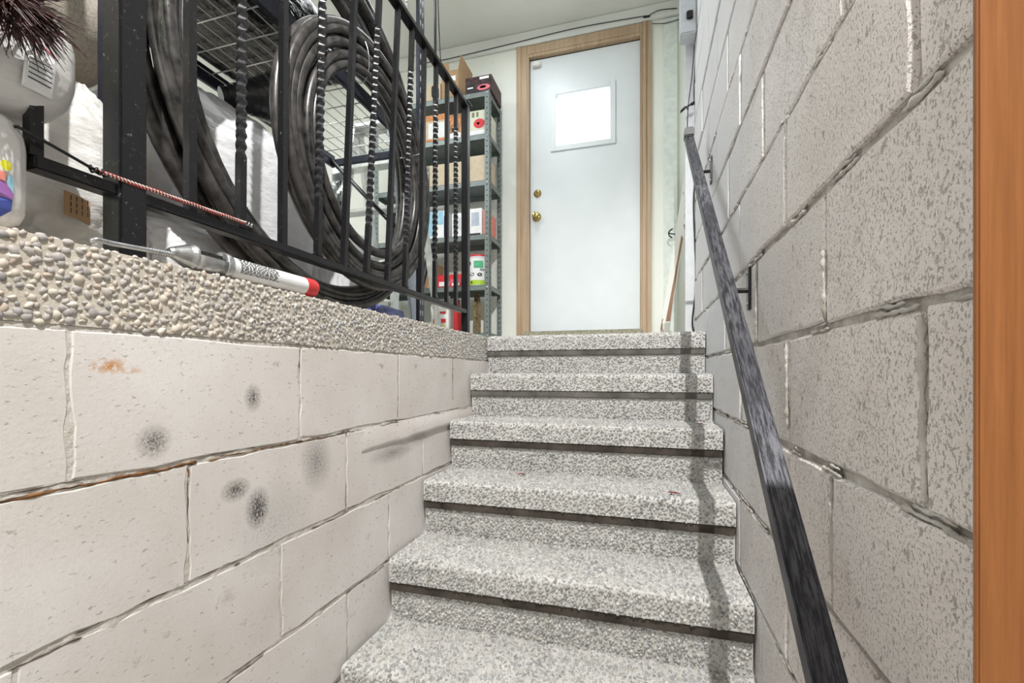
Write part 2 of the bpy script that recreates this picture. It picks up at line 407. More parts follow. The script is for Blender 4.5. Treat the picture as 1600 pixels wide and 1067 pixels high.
# --- staircase
stair = bpy.data.objects.new('staircase', None); COL.objects.link(stair); stair['kind'] = 'structure'
x0s, x1s = XL + .012, XR - .005
for k in range(7):
    yn = YN0 - RUN * k; zt = ZF - RISE * k; back = yn + RUN + .03 if k else yn + .12
    rr = .012; drop = .065; over = .013
    prof = [(back, zt)]
    prof += [(yn + rr, zt)] + [(yn + rr - rr * math.sin(a), zt - rr + rr * math.cos(a)) for a in (PI / 6, PI / 3, PI / 2)]
    prof += [(yn + .001, zt - drop), (yn + over, zt - drop + .001), (yn + over + .004, zt - RISE - .01)]
    m = MB(); n = len(prof)
    full = prof + [(back, zt - RISE - .01)]
    for xx in (x0s, x1s): m.v += [(xx, a, b) for a, b in full]
    nn = len(full)
    for i in range(nn): j = (i + 1) % nn; m.f.append((i, j, nn + j, nn + i))
    m.f.append(tuple(range(nn))); m.f.append(tuple(reversed(range(nn, 2 * nn))))
    st = m.build('step', CEM, stair)
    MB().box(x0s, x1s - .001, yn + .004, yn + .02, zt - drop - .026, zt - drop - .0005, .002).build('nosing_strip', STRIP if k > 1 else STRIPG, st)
    # pebbles over the profile
    seglen = [math.dist(prof[i], prof[i + 1]) for i in range(n - 1)]; tot = sum(seglen)
    s_ = .0094
    x, s = jgrid(x1s - x0s - .006, tot, s_, .4); x = x + x0s + .003
    cum = np.concatenate([[0], np.cumsum(seglen)]); yy = np.interp(s, cum, [p[0] for p in prof]); zz = np.interp(s, cum, [p[1] for p in prof])
    seg = np.clip(np.searchsorted(cum, s) - 1, 0, n - 2); d = np.array([(prof[i + 1][0] - prof[i][0], prof[i + 1][1] - prof[i][1]) for i in range(n - 1)])[seg]
    N = np.stack([np.zeros_like(x), d[:, 1], -d[:, 0]], 1); N /= np.linalg.norm(N, axis=1, keepdims=True) + 1e-9
    N = N * 1.0; idx = rng.integers(0, 8, len(x)); r = rng.uniform(.0034, .0064, len(x))
    N += rng.normal(0, .08, N.shape)
    P = np.stack([x, yy, zz], 1)
    kp = (zz > zt - drop + .001) | (zz < zt - drop - .030); x, N, r, idx, P = x[kp], N[kp], r[kp], idx[kp], P[kp]
    link('pebbles', pebble_cloud(P, N, r, GREYS[idx] * rng.uniform(.6, 1.0, (len(x), 1)), 6, (.7, 1.1)), PEB, st, kind='stuff')
# --- block walls
def block(y0, y1, z0, z1, xf, xb, bev, jit, seg=4):
    """bevelled block: xf face plane, xb back plane"""
    out, inn = [], []
    def ring(y0, y1, z0, z1, j):
        r = []
        for (a, b) in (((y0, z0), (y1, z0)), ((y1, z0), (y1, z1)), ((y1, z1), (y0, z1)), ((y0, z1), (y0, z0))):
            for k in range(seg):
                t = k / seg; r.append((a[0] + (b[0] - a[0]) * t + random.uniform(-j, j), a[1] + (b[1] - a[1]) * t + random.uniform(-j, j)))
        return r
    s = 1 if xb > xf else -1
    A = ring(y0, y1, z0, z1, jit); n = len(A)
    B = [((a - (y0 + y1) / 2) * (1 - 2 * bev / (y1 - y0)) + (y0 + y1) / 2, (b - (z0 + z1) / 2) * (1 - 2 * bev / (z1 - z0)) + (z0 + z1) / 2) for a, b in A]
    m = MB(); m.v = [(xb, a, b) for a, b in A] + [(xf + s * bev * .7, a, b) for a, b in A] + [(xf, a, b) for a, b in B]
    for i in range(n):
        j = (i + 1) % n
        for o in (0, n): m.f.append((o + i, o + j, o + n + j, o + n + i) if s < 0 else (o + j, o + i, o + n + i, o + n + j))
    m.f.append(tuple(range(2 * n, 3 * n)) if s < 0 else tuple(reversed(range(2 * n, 3 * n))))
    return m
def mortar_bed(xf, y0, y1, z0, z1, step, amp, s, back, ny=None):
    nu, nv = int((y1 - y0) / step), int((z1 - z0) / step)
    def fn(u, v):
        y, z = y0 + (y1 - y0) * u, z0 + (z1 - z0) * v
        return (xf + s * amp * (noise.noise(Vector((0, y * 38, z * 38))) + .6 * noise.noise(Vector((3, y * 95, z * 95)))), y, z)
    m = grid_mesh(fn, nu, nv); m.box(min(xf + s * .012, back), max(xf + s * .012, back), y0, y1, z0, z1); return m
# left wall
wl = structure('wall_left', mortar_bed(XL - .0016, -.4, YN0 + .1, -1.24, .0615, .009, .0018, -1, XL - .19), LM, smooth=False)
JL = [.0, .815, .974, .7615, .98, .77, .98]
zt = .0605; ci = 0
lines = [.0605, -.1455, -.3456, -.5475, -.747, -.948, -1.149, -1.24]
for ci in range(7):
    z1, z0 = lines[ci], lines[ci + 1]; j0 = JL[1 + ci % 6]; y = j0 - .41 * 4
    while y < YN0 + .1:
        a, b = max(y, -.4), min(y + .41, YN0 + .1)
        if b - a > .05:
            m = block(a + .003, b - .003, z0 + .005, z1 - .005, XL + random.uniform(-.0008, .0006), XL - .03, .0018, .0032, 8); m.build('block', LB, wl)
        y += .41
CRK = M('dark_crack', (.10, .075, .055), .9, var=.2); CRB = M('rusty_crack', (.24, .11, .04), .9, var=.3, scale=60)
def crack(p0, p1, r, frag, sd, m):
    n = int(math.dist(p0, p1) / .005); run = []
    def flush():
        if len(run) > 3: m.tube(run, [r * (.4 + 1.6 * abs(noise.noise(Vector(q) * 45))) if 0 < k < len(run) - 1 else r * .1 for k, q in enumerate(run)], 5)
        run.clear()
    for i in range(n + 1):
        t = i / n; y = p0[0] + (p1[0] - p0[0]) * t; zz = p0[1] + (p1[1] - p0[1]) * t
        if noise.noise(Vector((y * 7, zz * 7, sd))) > frag: run.append((XL - .0004, y + .0022 * noise.noise(Vector((sd, zz * 60, y * 9))), zz + .004 * noise.noise(Vector((y * 22, sd, zz * 3))) + .0015 * noise.noise(Vector((y * 90, sd, 0)))))
        else: flush()
    flush()
ck = MB()
for i, zz in enumerate(lines[1:5]):
    crack((.0, zz - .003), (2.0, zz - .003), .0010, -.1, i, ck); crack((.0, zz + .005), (2.0, zz + .005), .0007, .05, i + 9, ck)
for c_, j0 in ((0, .815), (1, .974), (2, .7615), (3, .98)):
    for q in range(-1, 3):
        y = j0 + .41 * q - .41 * (q > 2)
        if .2 < y < 2 and not (c_ == 0 and y < .6): crack((y, lines[c_] - .006), (y, lines[c_ + 1] + .006), .0008, .08, c_ * 5 + q, ck)
ck.build('hairline_crack', CRK, wl, kind='stuff')
ck = MB(); crack((.15, -.149), (.58, -.147), .0022, -.3, 31, ck); crack((.60, -.1475), (.974, -.147), .0013, -.3, 37, ck); crack((.974, -.147), (.98, -.165), .0018, -1, 3, ck); crack((.563, -.15), (.566, -.17), .002, -1, 5, ck); ck.build('rusty_crack', CRB, wl, kind='stuff')
# proud strip of render under the top course, towards the stairs
lip = MB(); n = 34
for i in range(n + 1):
    y = 1.03 + (2.04 - 1.03) * i / n; k = min(1, i / 12) * (.009 + .003 * noise.noise(Vector((y * 9, 0, 0))))
    zb = -.212 + .03 * (i / n) + .004 * noise.noise(Vector((y * 14, 5, 0)))
    for (dx, z) in ((-.004, -.138), (k * .35, -.155), (k, zb + .012), (k * .9, zb), (-.004, zb - .002)): lip.v.append((XL + dx, y, z))
for i in range(n):
    for j in range(4): a = i * 5 + j; lip.f.append((a, a + 1, a + 6, a + 5))
lip.build('render_ledge', LB, wl, smooth=True)
# right wall
wr = structure('wall_right', mortar_bed(XR + .007, -.4, 2.45, -1.24, 2.55, .014, .004, 1, .45), RM)
z = -.1317 - .2 * 6; ci = 0
JR = {0: .524, 1: .69}
zs = [-.1317 + .1985 * i for i in range(-6, 15)]
starts = {-1: .7256, 0: .514, 1: .7536, 2: .524, 3: .69}
for i in range(-6, 15):
    z0 = -.1317 + (i) * .1985; z1 = z0 + .1985; z1 = min(z1, 2.549); j0 = starts.get(i, .52 if i % 2 == 0 else .715)
    y = j0 - .406 * 3
    while y < 2.45:
        a, b = max(y, -.4), min(y + .406, 2.45)
        if b - a > .04 and z1 - z0 > .03:
            m = block(a + .0065, b - .0065, max(z0 + .006, -1.24), z1 - .006, XR + random.uniform(-.003, .002), XR + .03, .004, .0026, 6); m.build('block', RB, wr)
        y += .406
# squeezed-out mortar beads in the right wall's joints
bead = MB()
def bead_line(p0, p1, r, frag=.5):
    n = int(math.dist(p0, p1) / .006); run = []
    for i in range(n):
        t = i / n; y = p0[0] + (p1[0] - p0[0]) * t; zz = p0[1] + (p1[1] - p0[1]) * t
        q = noise.noise(Vector((y * 11, zz * 11, 2)))
        if q > frag:
            run.append((XR + .001, y, zz + .004 * noise.noise(Vector((y * 40, zz * 40, 1)))))
        else:
            if len(run) > 2: bead.tube(run, [r * (.5 + abs(noise.noise(Vector(p) * 60)) * 2) if 0 < k < len(run) - 1 else r * .2 for k, p in enumerate(run)], 6)
            run = []
    if len(run) > 2: bead.tube(run, [r * (.5 + abs(noise.noise(Vector(p) * 60)) * 2) if 0 < k < len(run) - 1 else r * .2 for k, p in enumerate(run)], 6)
for i in range(-4, 6):
    zz = -.1317 + i * .1985
    bead_line((.35, zz - .004), (2.3, zz - .004), .0032, .02)
    bead_line((.35, zz + .004), (2.3, zz + .004), .0022, .15)
for (yy, za, zb) in ((.7536, .075, .26), (.7256, -.32, -.14), (.514, -.12, .06), (1.16, .07, .26), (.93, -.12, .06)): bead_line((yy - .003, za), (yy + .003, zb), .004, -.2)
bead.build('mortar_bead', RM, wr, smooth=True, kind='stuff')

# --- shell of the garage
hole = (-.6207, -.228, 1.68, 2.055)
dw = MB()
for (a, b, c, d) in ((-3.2, -.90, .05, ZC), (.05, .5, .05, ZC), (-.90, .05, 2.40, ZC), (-.90, .05, .05, .17)): dw.box(a, b, YD, YD + .12, c, d)
wall_back = structure('wall_back', dw, WALLM)
structure('wall_garage', MB().box(-3.32, -3.2, -1.6, YD + .12, .05, ZC), WALLM)
structure('ceiling', MB().box(-3.32, .5, -1.7, YD + .12, ZC, ZC + .1), CEIL)
structure('wall_front', MB().box(-3.32, .5, -1.72, -1.6, -1.3, ZC), WALLM)
structure('wall_stair_foot', MB().box(-.9, -.713, -1.6, -.4, -1.3, .062).box(.25, .45, -1.6, -.4, -1.3, ZC), WALLM)
structure('wall_recess', MB().box(.36, .5, 2.45, YD, .05, ZC), WALLM)
structure('trim_1', MB().box(-3.2, .36, YD - .02, YD, 2.445, 2.549, .004), CEIL)
structure('trim_2', MB().box(.205, .262, 2.455, 2.475, ZF, ZC, .002), M('trim_white', (.58, .60, .63), .5, var=.03))
sill = structure('door_sill', MB().box(-.83, -.005, YD - .13, YD + .12, ZF, .30, .004), M('mossy_concrete', (.34, .33, .25), .9, var=.15, scale=60, bump=.6))
# door
door = bpy.data.objects.new('door_1', None); COL.objects.link(door); door['kind'] = 'structure'
dx0, dx1, dz0, dz1 = -.815, -.022, .312, 2.345
lf = MB(); h = hole
for (a, b, c, d) in ((dx0, h[0], dz0, dz1), (h[1], dx1, dz0, dz1), (h[0], h[1], dz0, h[2]), (h[0], h[1], h[3], dz1)): lf.box(a, b, YD + .02, YD + .06, c, d)
lf.build('door_leaf', DOORM, door)
fr = MB(); e = .04
for (a, b, c, d) in ((h[0] - e, h[0], h[2] - e, h[3] + e), (h[1], h[1] + e, h[2] - e, h[3] + e), (h[0], h[1], h[2] - e, h[2]), (h[0], h[1], h[3], h[3] + e)): fr.box(a, b, YD + .010, YD + .022, c, d, .003)
wf = fr.build('window_frame', DOORM, door)
MB().box(h[0], h[1], YD + .038, YD + .042, h[2], h[3]).build('pane', GLASS, wf)
# casings (stepped profile)
def casing(a, b, z0, z1, name, flip=1):
    m = MB(); w = b - a
    m.box(a, b, YD - .018, YD, z0, z1, .002)
    q = (a + w * .55, b - .004) if flip > 0 else (a + .004, b - w * .55)
    m.box(q[0] if flip < 0 else a + .003, q[1] if flip < 0 else a + w * .45, YD - .027, YD - .018, z0, z1, .002)
    o = m.build(name, TAN, door); return o
casing(-.915, -.835, ZF, 2.44, 'casing'); casing(-.008, .056, ZF, 2.44, 'casing', -1)
t_ = MB().box(-.834, -.009, YD - .018, YD, 2.375, 2.439, .002).build('head_casing', TAN, door)
jm = MB(); jm.box(-.835, -.818, YD - .02, YD + .1, .3, 2.375, .001); jm.box(-.020, -.008, YD - .02, YD + .1, .3, 2.375, .001); jm.box(-.818, -.02, YD - .015, YD + .1, 2.352, 2.375, .001); jm.box(-.835, -.80, YD + .062, YD + .1, .3, 2.37).box(-.035, -.008, YD + .062, YD + .1, .3, 2.37).box(-.80, -.035, YD + .062, YD + .1, 2.33, 2.37).box(-.80, -.035, YD + .062, YD + .1, .3, .33); jm.build('jamb', TAN, door)
MB().box(-.8165, -.021, YD + .021, YD + .023, 2.3455, 2.352).build('weather_strip', STEELK, door)
for (p, r, k) in ((PX(839, 301, Y=YD), .029, 'deadbolt'), (PX(838, 338, Y=YD), .033, 'door_knob')):
    c = (p.x, YD + .019, p.z)
    prof = [(r, 0), (r, .004), (r * .85, .009), (r * .5, .012)] + ([(r * .42, .018), (.012, .03), (.02, .036), (.025, .045), (.026, .055), (.02, .064), (.008, .067)] if k == 'door_knob' else [(r * .5, .02), (r * .42, .024)])
    o = MB().lathe(prof, c, (0, -1, 0), 28).build(k, BRASS, door); smooth_angle(o)
    MB().box(c[0] - .002, c[0] + .002, c[1] - (.069 if k == 'door_knob' else .026), c[1] - (.066 if k == 'door_knob' else .0235), c[2] - .009, c[2] + .009).build('keyhole', STEELK, o)
c = PX(838, 98, Y=YD - .01); s = MB().box(c.x - .03, c.x + .03, YD - .015, YD + .018, c.z - .022, c.z + .012, .004).build('door_sensor', M('white_plastic', (.8, .8, .78), .4), None)
s['label'] = 'small white sensor box at the top left corner of the door'; s['category'] = 'sensor'

# near door casing, right edge of frame
m = MB().box(0.1660, .262, .292, .2965, -1.24, .80, .001); trim = structure('trim_3', m, ORANGE)

# ------------------------------------------------------------------ handrail on the right wall
hx = .18; sl = .879
def hz(y): return sl * y - .787
hr = thing('handrail', 'worn black square metal handrail bolted to the grey block wall', 'handrail', (hx, 1.3, hz(1.3)))
a = Vector((0, 2.01 - 1.3, hz(2.01) - hz(1.3))); b = Vector((0, .30 - 1.3, hz(.30) - hz(1.3)))
d = (b - a).normalized(); up = Vector((1, 0, 0)).cross(d); up = up if up.z > 0 else -up
L = (b - a).length; bar = MB().box(-.0165, .0165, 0, L, -.014, .014, .003)
R = Matrix((Vector((1, 0, 0)), d, up)).transposed().to_4x4(); R.translation = a
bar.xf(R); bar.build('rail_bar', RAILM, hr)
m = MB().box(-.018, .018, -.05, .01, -.018, .018, .004).xf(Matrix.Translation(a)); m.build('end_cap', CABLE, hr)
for py in (1.867, 1.223, .50):
    zz = hz(py) - hz(1.3) - .02; y_ = py - 1.3
    br = MB().tube([(0, y_, zz), (.002, y_, zz - .052), (.02, y_, zz - .066), (XR - hx - .001, y_, zz - .066)], .0065, 8)
    o = br.build('bracket', IRON, hr); smooth_angle(o)
    MB().box(XR - hx - .006, XR - hx + .0005, y_ - .012, y_ + .012, zz - .115, zz - .01, .002).build('bracket_plate', IRON, o)
    sc = MB()
    for dz in (-.10, -.025): sc.lathe([(.005, 0), (.005, .002), (.003, .0035)], (XR - hx - .006, y_, zz + dz), (-1, 0, 0), 10)
    split(sc, 'screw', GALV, o)

# ------------------------------------------------------------------ iron railing
XRL = -.76; ZB, ZT = .272, 1.193
rl = thing('iron_railing', 'black wrought iron railing with alternating twisted balusters on the pebbled slab edge', 'railing', (XRL, 1.2, ZF))
def rloc(m): return m.xf(Matrix.Translation((-XRL, -1.2, -ZF)))
rloc(MB().box(XRL - .0195, XRL + .0195, .482, .521, ZF, 1.25, .003)).build('newel_post', IRON, rl)
ep = rloc(MB().box(XRL - .015, XRL + .015, 1.870, 1.900, ZF, ZT, .002)).build('end_post', IRON, rl)
rloc(MB().box(XRL - .02, XRL + .02, 1.86, 1.915, ZT + .001, ZT + .012, .002)).build('post_cap', IRON, ep)
rloc(MB().box(XRL - .013, XRL + .013, .388, 1.8695, ZB - .009, ZB + .009, .002)).build('bottom_rail', IRON, rl)
rloc(MB().box(XRL - .016, XRL + .016, .388, 1.9, ZT - .014, ZT + .004, .002)).build('top_rail', IRON, rl)
bal = [(.393, 0, 0), (.605, 0, 0), (.708, .010, 1), (.816, .006, 0), (.928, .025, 1), (1.028, .055, 0), (1.130, .07, 1), (1.240, .065, 0), (1.347, .05, 1), (1.457, .03, 0), (1.572, .012, 1), (1.680, .006, 0), (1.773, .003, 1)]
def bar_mesh(y0, y1, twist, hw=.0078):
    m = MB(); n = 200 if twist else 1; z0, z1 = ZB + .009, ZT - .014
    for i in range(n + 1):
        t = i / n; a = 0
        tt = min(max((t - .16) / .68, 0), 1)
        if twist: a = tt * 2 * PI * 7
        k = 1.0 if not twist else 1
        for q in range(4):
            w = a + PI / 4 + q * PI / 2
            m.v.append((XRL + math.cos(w) * hw * 1.3 * k, y0 + (y1 - y0) * t + math.sin(w) * hw * 1.3 * k, z0 + (z1 - z0) * t))
    for i in range(n):
        for q in range(4): a = i * 4 + q; b = i * 4 + (q + 1) % 4; m.f.append((a, b, b + 4, a + 4))
    m.f.append((3, 2, 1, 0)); m.f.append(tuple(n * 4 + q for q in range(4))); return rloc(m)
for (y, l, tw) in bal:
    o = bar_mesh(y, y + l, tw).build('twisted_baluster' if tw else 'baluster', IRON, rl)
    if tw: smooth_angle(o, 50)
    if tw: rloc(MB().box(XRL - .0105, XRL + .0105, y - .0105, y + .0105, ZB + .0095, ZB + .017, .002)).build('collar', IRON, o)

# bungee cord along the bottom rail
bg = thing('bungee_cord', 'red and white bungee cord stretched along the lower railing bar', 'cord', (-.74, .45, .285))
A, B = Vector((-.741, .455, .2855)), Vector((-.741, .70, .291)); nn = 24
def bl(m): return m.xf(Matrix.Translation((.74, -.45, -.285)))
pts = [A.lerp(B, i / nn) + Vector((0, 0, .001 * math.sin(i))) for i in range(nn + 1)]
cord = bl(MB().tube(pts, .0032, 8)).build('cord', BUNG, bg, smooth=True)
fl = MB()
for i in range(nn * 2):
    p = A.lerp(B, (i + .5) / (nn * 2)); fl.tube([p + Vector((.001, -.0016, .0024)), p + Vector((.0032, .0002, .0006)), p + Vector((.0016, .0018, -.0024))], .0010, 5)
bl(fl).build('cord_fleck', PALE, cord, kind='stuff')
hk = MB(); hk.tube([A, A + Vector((0, -.012, .002)), A + Vector((-.002, -.05, .012)), A + Vector((-.004, -.085, .02)), A + Vector((-.03, -.092, .02))], .0022, 8)
hk.tube([A + Vector((.004 * math.cos(a * 1.4), -.012 + a * .0016, .004 * math.sin(a * 1.4))) for a in range(14)], .0018, 6)
bl(hk).build('hook', IRON, bg, smooth=True)
hk = MB().tube([B + Vector((.0035 * math.cos(a), a * .0011, .0035 * math.sin(a))) for a in range(18)], .0014, 6); bl(hk).build('hook', GALV, bg, smooth=True)

# ------------------------------------------------------------------ caulking gun
cg = thing('caulking_gun', 'caulking gun with a white sealant cartridge and red end lying on the slab edge', 'caulking gun', (-.735, .64, ZF))
def cl_(m): return m.xf(Matrix.Translation((.735, -.64, -ZF)))
cz = ZF + .0255; cx = -.734
o = cl_(MB().lathe([(.0195, 0), (.0195, .002), (.0195, .225), (.019, .228)], (cx, .648, cz), (0, 1, 0), 28)).build('cartridge', WHITE, cg); smooth_angle(o)
o2 = cl_(MB().lathe([(.0202, 0), (.0205, .002), (.0205, .03), (.0195, .034), (.014, .035)], (cx, .845, cz), (0, 1, 0), 28)).build('red_cap', RED, cg, label='red end of the cartridge'); smooth_angle(o2)
pr = MB()
for row in range(14):
    a0 = -.5 + row * .13; yy = .668
    while yy < .755:
        l = random.uniform(.003, .010)
        rr = .0198
        q = [(cx + rr * math.cos(a), yy_, cz + rr * math.sin(a)) for (yy_, a) in ((yy, a0), (yy + l, a0), (yy + l, a0 + .07), (yy, a0 + .07))]; pr.poly(q); yy += l + .0025
cl_(pr).build('printing', INK, o, kind='stuff')
fr = MB()   # half-round cradle
for (ya, yb) in ((.585, .648),):
    n = 14
    for i in range(n + 1):
        a = PI * .95 + (PI * 1.1) * i / n
        for (r, yq) in ((.0225, ya), (.0225, yb), (.021, yb), (.021, ya)): fr.v.append((cx + r * math.cos(a), yq, cz + r * math.sin(a)))
    for i in range(n):
        for q in range(4): a = i * 4 + q; b = i * 4 + (q + 1) % 4; fr.f.append((a, b, b + 4, a + 4))
o = cl_(fr).build('cradle', GALV, cg, smooth=True)
cl_(MB().box(cx - .017, cx + .0215, .589, .639, cz - .012, cz + .012, .006)).build('channel_fill', M('dark_channel_fill', (.035, .03, .027), .5, var=.3, scale=90), o)  # dark block filling the open channel of the cradle
cl_(MB().lathe([(.0225, 0), (.0235, .001), (.0235, .012), (.021, .014)], (cx, .640, cz), (0, 1, 0), 28)).build('collar', GALV, cg, smooth=True)
cl_(MB().lathe([(.006, -.034), (.009, -.030), (.019, -.006), (.0228, 0), (.0228, .004)], (cx, .582, cz), (0, 1, 0), 28)).build('end_plate', GALV, cg)
rd = MB().tube([(-.726, .435, ZF + .011), (-.722, .442, ZF + .014), (-.724, .46, ZF + .014), (cx, .60, cz), (cx, .645, cz)], .0038, 10); cl_(rd).build('rod', GALV, cg, smooth=True)
th = MB(); p0, p1 = Vector((-.729, .515, ZF + .0185)), Vector((cx, .585, cz - .001)); n = 17 * 8
th.tube([p0.lerp(p1, i / n) + Vector((.0043 * math.cos(i * PI / 4), 0, .0043 * math.sin(i * PI / 4))) for i in range(n)], .0010, 5); cl_(th).build('rod_thread', GALV, cg, smooth=True)

# ------------------------------------------------------------------ pipe coils
def coil(name, label, cy, cz, radii, xs, r, phase, jitter, seedv, endlen=0):
    t = thing(name, label, 'pipe coil', (xs[0], cy, ZF), 0, None); random.seed(seedv)
    n = len(radii); per = 72; pts = []
    offs = [(random.uniform(-jitter, jitter), random.uniform(-jitter, jitter) * .4) for _ in range(n + 1)]
    for i in range(n * per + 1):
        k, f = divmod(i, per); f /= per; f = f * f * (3 - 2 * f) if True else f; k2 = min(k + 1, n - 1); k = min(k, n - 1)
        R_ = radii[k] * (1 - f) + radii[k2] * f; X_ = xs[k] * (1 - f) + xs[k2] * f
        oy = offs[k][0] * (1 - f) + offs[k2][0] * f; oz = offs[k][1] * (1 - f) + offs[k2][1] * f
        a = phase + 2 * PI * i / per; zz = max(cz + oz + R_ * math.sin(a), ZF + r + .002)
        pts.append(Vector((X_, cy + oy + R_ * math.cos(a), zz)))
    m = MB().tube(pts, r, 10); m.xf(Matrix.Translation((-xs[0], -cy, -ZF)))
    m.build('pipe', BLACKP, t, smooth=True); return t, pts
c1, p1 = coil('pipe_coil', 'large loose coil of thick black polyethylene pipe standing behind the railing', 1.115, .70, [.50, .515, .465, .53, .475, .545, .455, .49, .425, .505], [-.885, -.918, -.885, -.885, -.918, -.918, -.885, -.855, -.885, -.855], .0145, PI * .5, .02, 3)
c2, p2 = coil('pipe_coil', 'smaller tied coil of black pipe leaning inside the large coil', 1.228, .632, [.370, .352, .336, .315, .348, .300, .280, .366, .325, .262], [-.826, -.797, -.826, -.797, -.826, -.797, -.826, -.797, -.826, -.797], .0135, PI * .62, .012, 5)
# wire ties round the small coil
tie = MB()
for a in (PI * .56, PI * .18):
    cc = Vector((-.812, 1.228 + .31 * math.cos(a), .63 + .31 * math.sin(a))); rd_ = Vector((0, math.cos(a), math.sin(a)))
    tie.tube([cc + rd_ * (.066 * math.cos(b)) + Vector((1, 0, 0)) * (.034 * math.sin(b)) for b in [2 * PI * i / 28 for i in range(28)]], .0016, 6, closed=True)
split(tie.xf(Matrix.Translation((.826, -1.228, -ZF))), 'wire_tie', GALV, c2, True)
# printing on the large coil
def pipe_text(body, R_, x, cy, cz, a0, size, r=.0145, off=.35):
    m = text_pts(body, size); v2 = []
    for (u, v, _) in m.v:
        a = a0 + u / R_; ph = (v - size * .35) / r + off
        rr = r + .0004; nr = Vector((0, math.cos(a), math.sin(a))); base = Vector((x, cy, cz)) + nr * R_
        v2.append(tuple(base + (Vector((1, 0, 0)) * math.cos(ph) + nr * -math.sin(ph)) * rr))
    m.v = v2; return m
for (body, R_, x, a0) in (('1-1/4  PE PIPE   POTABLE', .505, -.855, PI * .97), ('PE PIPE  SERIES 75', .49, -.855, PI * .93), ('1-1/4  PE PIPE', .475, -.918 + .03, PI * 1.0)):
    m = pipe_text(body, R_, x, 1.115, .70, a0, .015); m.xf(Matrix.Translation((.885, -1.115, -ZF))); m.build('pipe_print', PIPEINK, c1)

# ------------------------------------------------------------------ black rack
RX0, RX1, RY0, RY1, RZ = -1.42, -.96, .66, 1.83, .99
rk = thing('storage_rack', 'blue-black slotted steel storage rack with wire mesh shelf behind the pipe coils', 'rack', (RX1, RY0, ZF))
def kl(m): return m.xf(Matrix.Translation((-RX1, -RY0, -ZF)))
for (xx, yy) in ((RX1, RY0), (RX1, RY1), (RX0, RY0), (RX0, RY1)):
    sx = -1 if xx == RX1 else 1; sy = 1 if yy == RY0 else -1
    m = MB(); m.box(min(xx, xx + sx * .003), max(xx, xx + sx * .003), min(yy, yy - sy * .045), max(yy, yy - sy * .045), ZF, 2.2); m.box(min(xx, xx + sx * .04), max(xx, xx + sx * .04), min(yy - sy * .045, yy - sy * .048), max(yy - sy * .045, yy - sy * .048), ZF, 2.2)
    if xx == RX0: m.v = [(a, b, min(c, RZ + .036)) for a, b, c in m.v]
    u = kl(m).build('upright', RACKM if xx == RX1 else ALU, rk)
    h_ = MB(); z = ZF + .05
    xf = xx - sx * .0004
    while z < (2.1 if xx == RX1 else RZ - .02):
        for dy in (.012, .032):
            yc = yy - sy * dy; h_.poly([(xf, yc - .005, z + .012), (xf, yc + .005, z + .012), (xf, yc + .002, z - .012), (xf, yc - .002, z - .012)])
            ycb = yy - sy * .0484 if sy < 0 else None
        h_.poly([(xx + sx * .012, yy - sy * .0445, z + .01), (xx + sx * .022, yy - sy * .0445, z + .01), (xx + sx * .019, yy - sy * .0445, z - .012), (xx + sx * .015, yy - sy * .0445, z - .012)])
        z += .05
    kl(h_).build('slot', LGREY if xx == RX1 and yy == RY1 else STEELK, u, kind='stuff')
for zz in (RZ,):
    for xx in (RX0 + .006, RX1 - .02):
        m = MB(); m.box(xx, xx + .014, RY0, RY1, zz - .02, zz + .035, .002); kl(m).build('beam', RACKM, rk)
    for yy in (RY0 + .001, RY1 - .02):
        kl(MB().box(RX0 + .021, RX1 - .021, yy, yy + .014, zz - .02, zz + .012, .002)).build('end_beam', RACKM, rk)
    m = MB(); x = RX0 + .025
    while x < RX1 - .02: m.tube([(x, RY0 + .02, zz + .014), (x, RY1 - .022, zz + .014)], .0017, 6); x += .045
    y = RY0 + .06
    while y < RY1 - .02: m.tube([(RX0 + .022, y, zz + .010), (RX1 - .022, y, zz + .010)], .0022, 6); y += .092
    kl(m).build('wire_deck', WIREM, rk, smooth=True)

# ------------------------------------------------------------------ soft bags
def lump(c, size, seed, amp=.05, fr=6., pw=.6, ridg=1., nu=110, nv=70, rz=0., flat=True, slump=0.0):
    m = MB(); c = Vector(c); hx_, hy, hz_ = size[0] / 2, size[1] / 2, size[2] / 2
    sg = lambda a, p: math.copysign(abs(a) ** p, a)
    ro = Matrix.Rotation(rz, 3, 'Z')
    for j in range(nv + 1):
        ph = -PI / 2 + PI * j / nv
        for i in range(nu):
            a = 2 * PI * i / nu
            d = Vector((sg(math.cos(ph), pw) * sg(math.cos(a), pw), sg(math.cos(ph), pw) * sg(math.sin(a), pw), sg(math.sin(ph), pw)))
            nq = Vector((math.cos(ph) * math.cos(a), math.cos(ph) * math.sin(a), math.sin(ph)))
            q = nq * fr + Vector((seed * 7.1, seed * 3.3, 0)); q.z *= .55
            w = noise.noise_vector(q * .7) * .9
            n1 = 1 - 2 * abs(noise.noise(q + w)); n2 = 1 - 2 * abs(noise.noise(q * 2.3 + w * 2)); n4 = 1 - 2 * abs(noise.noise(q * 5.2 + w * 4)); n3 = noise.noise(nq * 1.6 + Vector((seed, 0, 0)))
            k = 1 + amp * (n3 * 1.6 + ridg * (.6 * n1 + .34 * n2 + .14 * n4))
            p = Vector((d.x * hx_ * k, d.y * hy * k, d.z * hz_ * k)); p.x *= 1 + slump * (-d.z); p.y *= 1 + slump * (-d.z)
            p = ro @ p; p += c
            if flat: p.z = max(p.z, ZF + .0015 + .001 * n1)
            m.v.append(tuple(p))
    for j in range(nv):
        for i in range(nu): i2 = (i + 1) % nu; m.f.append((j * nu + i, j * nu + i2, (j + 1) * nu + i2, (j + 1) * nu + i))
    return m
def bag(name, label, cat, c, size, seed, mat, **k):
    m = lump(c, size, seed, **k); o = m.build(name, mat, None, smooth=True); o['label'] = label; o['category'] = cat; return o
